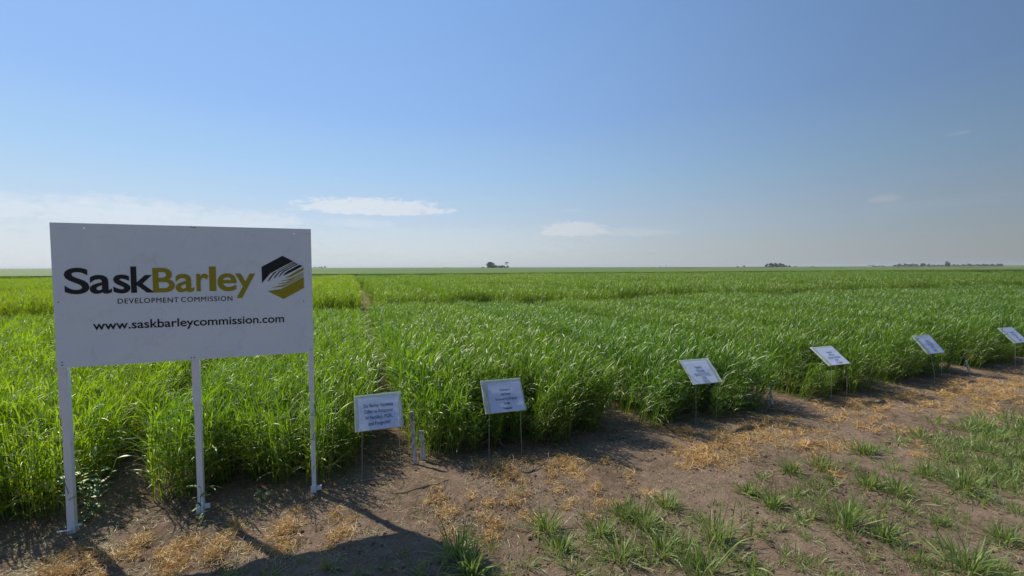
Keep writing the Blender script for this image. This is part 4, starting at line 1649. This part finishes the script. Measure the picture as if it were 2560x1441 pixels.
names2 = ["tree beside the gap right of the dark spruces", "second tree right of the dark spruces", "third tree right of the dark spruces", "highest broad tree right of the dark spruces",
          "low tree right after the highest broad one", "tree in the middle of the right half of the tree line", "fifth tree from the right end of the tree line", "fourth tree from the right end of the tree line",
          "third tree from the right end of the tree line", "second tree from the right end of the tree line", "last tree at the right end of the tree line"]
for (x, t_, w), nm in zip(line2, names2):
    tree(x, t_ + 0.4, w, 800, 'round', nm, G3)
G4 = "pale distant trees beside the big board"
for x, t_, w, nm in [(786, 667.5, 9, "low pale far tree touching the right edge of the big board"), (796, 667, 10, "pale far tree second from the right edge of the big board"),
                     (804, 666.5, 9, "pale far tree third from the right edge of the big board"), (812, 665.5, 7, "tallest pale far tree, rightmost of those beside the big board")]:
    tree(x, t_, w, 1700, 'round', nm, G4)
for x, t_, w, nm in [(1115, 668.0, 12, "faint low bush on the horizon left of the lone clump"), (1350, 668.0, 16, "faint low bush on the horizon right of the lone clump")]:
    tree(x, t_, w, 1100, 'bush', nm)

M_METAL_ROOF = flat_mat("grey_blue_metal", (0.20, 0.23, 0.30), 0.5, 0.4)
M_WALL = flat_mat("pale_siding", (0.33, 0.34, 0.38), 0.7, 0.3)


def building(x0, x1, top_py, depth, label):
    a, b = at_depth(x0, 668, depth), at_depth(x1, 668, depth)
    d = ray((x0 + x1) / 2, top_py)
    H = CAM_H + d.z / d.y * depth
    L = (b - a).length
    c = (a + b) / 2
    root = empty('farm_building', (c.x, c.y, 0), 0.1)
    tag(root, label, 'building', 'low farm buildings on the horizon')
    D = 12.0
    bm_obj('wall', box_mesh(-L / 2, L / 2, -D / 2, D / 2, 0, H * 0.62), M_WALL, root)
    V = [(-L / 2 - 0.4, -D / 2 - 0.5, H * 0.62), (L / 2 + 0.4, -D / 2 - 0.5, H * 0.62), (L / 2 + 0.4, D / 2 + 0.5, H * 0.62), (-L / 2 - 0.4, D / 2 + 0.5, H * 0.62), (-L / 2 - 0.4, 0, H), (L / 2 + 0.4, 0, H)]
    mesh_obj('roof', V, [(0, 1, 5, 4), (2, 3, 4, 5), (0, 4, 3), (1, 2, 5), (3, 2, 1, 0)], M_METAL_ROOF, root)
    for k in range(max(1, int(L / 14))):
        xx = -L / 2 + 5 + k * 14
        bm_obj('door', box_mesh(xx - 1.8, xx + 1.8, -D / 2 - 0.12, -D / 2 - 0.01, 0.02, H * 0.5), M_METAL_ROOF, root)


building(2173.5, 2182, 663, 950, "shorter grey-blue farm building, left of the two on the horizon")
building(2184, 2198, 664.5, 950, "long low grey-blue farm building, right of the gap on the horizon")
building(2199, 2207, 663.6, 955, "taller end shed of the farm buildings, nearest the tree line")

M_POST = flat_mat("weathered_post", (0.10, 0.085, 0.07), 0.9, 0.1)


def post(px, top_py, depth, r_, label, group, cap=False):
    g = at_depth(px, 668, depth)
    d = ray(px, top_py)
    H = CAM_H + d.z / d.y * depth
    V, Fc = tube([(0, 0, -0.3), (0.01, 0, H * 0.6), (0.02, 0, H)], r_, 6, [1, 0.9, 0.8])
    o = mesh_obj('fence_post' if not cap else 'marker_post', V, Fc, M_POST)
    o.location = (g.x, g.y, 0)
    tag(o, label, 'post', group)


post(1650, 664.8, 300, 0.14, "shorter of two thin posts on the horizon, left one", None, True)
post(1666.5, 663.2, 300, 0.10, "taller of two thin posts on the horizon, right one", None, True)
fence = [(1931.5, "leftmost fence post, below the left end of the small grove"), (1943, "fence post below the middle of the small grove"), (1956.5, "fence post below the right part of the small grove"),
         (2104, "lone fence post between the small grove and the farm buildings"), (2161, "fence post just left of the farm buildings"), (2206, "fence post below the right end of the farm buildings"),
         (2247, "fence post below the left end of the long tree line"), (2270, "fence post below the middle of the long tree line's left half"), (2293.5, "fence post left below the twin tips of the tree line"),
         (2375, "fence post under the dark spruces"), (2461, "fence post below the right half of the tree line, rightmost of all")]
for x, nm in fence:
    post(x, 667.6, 240, 0.13, nm, "weathered fence posts along the far field")


# ------------------------------------------------------------------ thin summer haze over the prairie


def build_haze():
    m = bpy.data.materials.new("haze")
    m.use_nodes = True
    t = NT(m.node_tree)
    t.n.clear()
    out = t.node('ShaderNodeOutputMaterial')
    v = t.node('ShaderNodeVolumePrincipled')
    v.inputs['Color'].default_value = (0.93, 0.95, 0.97, 1)
    v.inputs['Density'].default_value = HAZE_DENSITY
    v.inputs['Anisotropy'].default_value = 0.2
    t.l.new(v.outputs[0], out.inputs['Volume'])
    bm = box_mesh(-6500, 6500, -400, 6500, -1.0, 16.0)
    o = bm_obj('haze', bm, m)
    tag(o, "thin pale summer haze over the distant fields", None, None, 'stuff')


HAZE_DENSITY = 0.00022
build_haze()
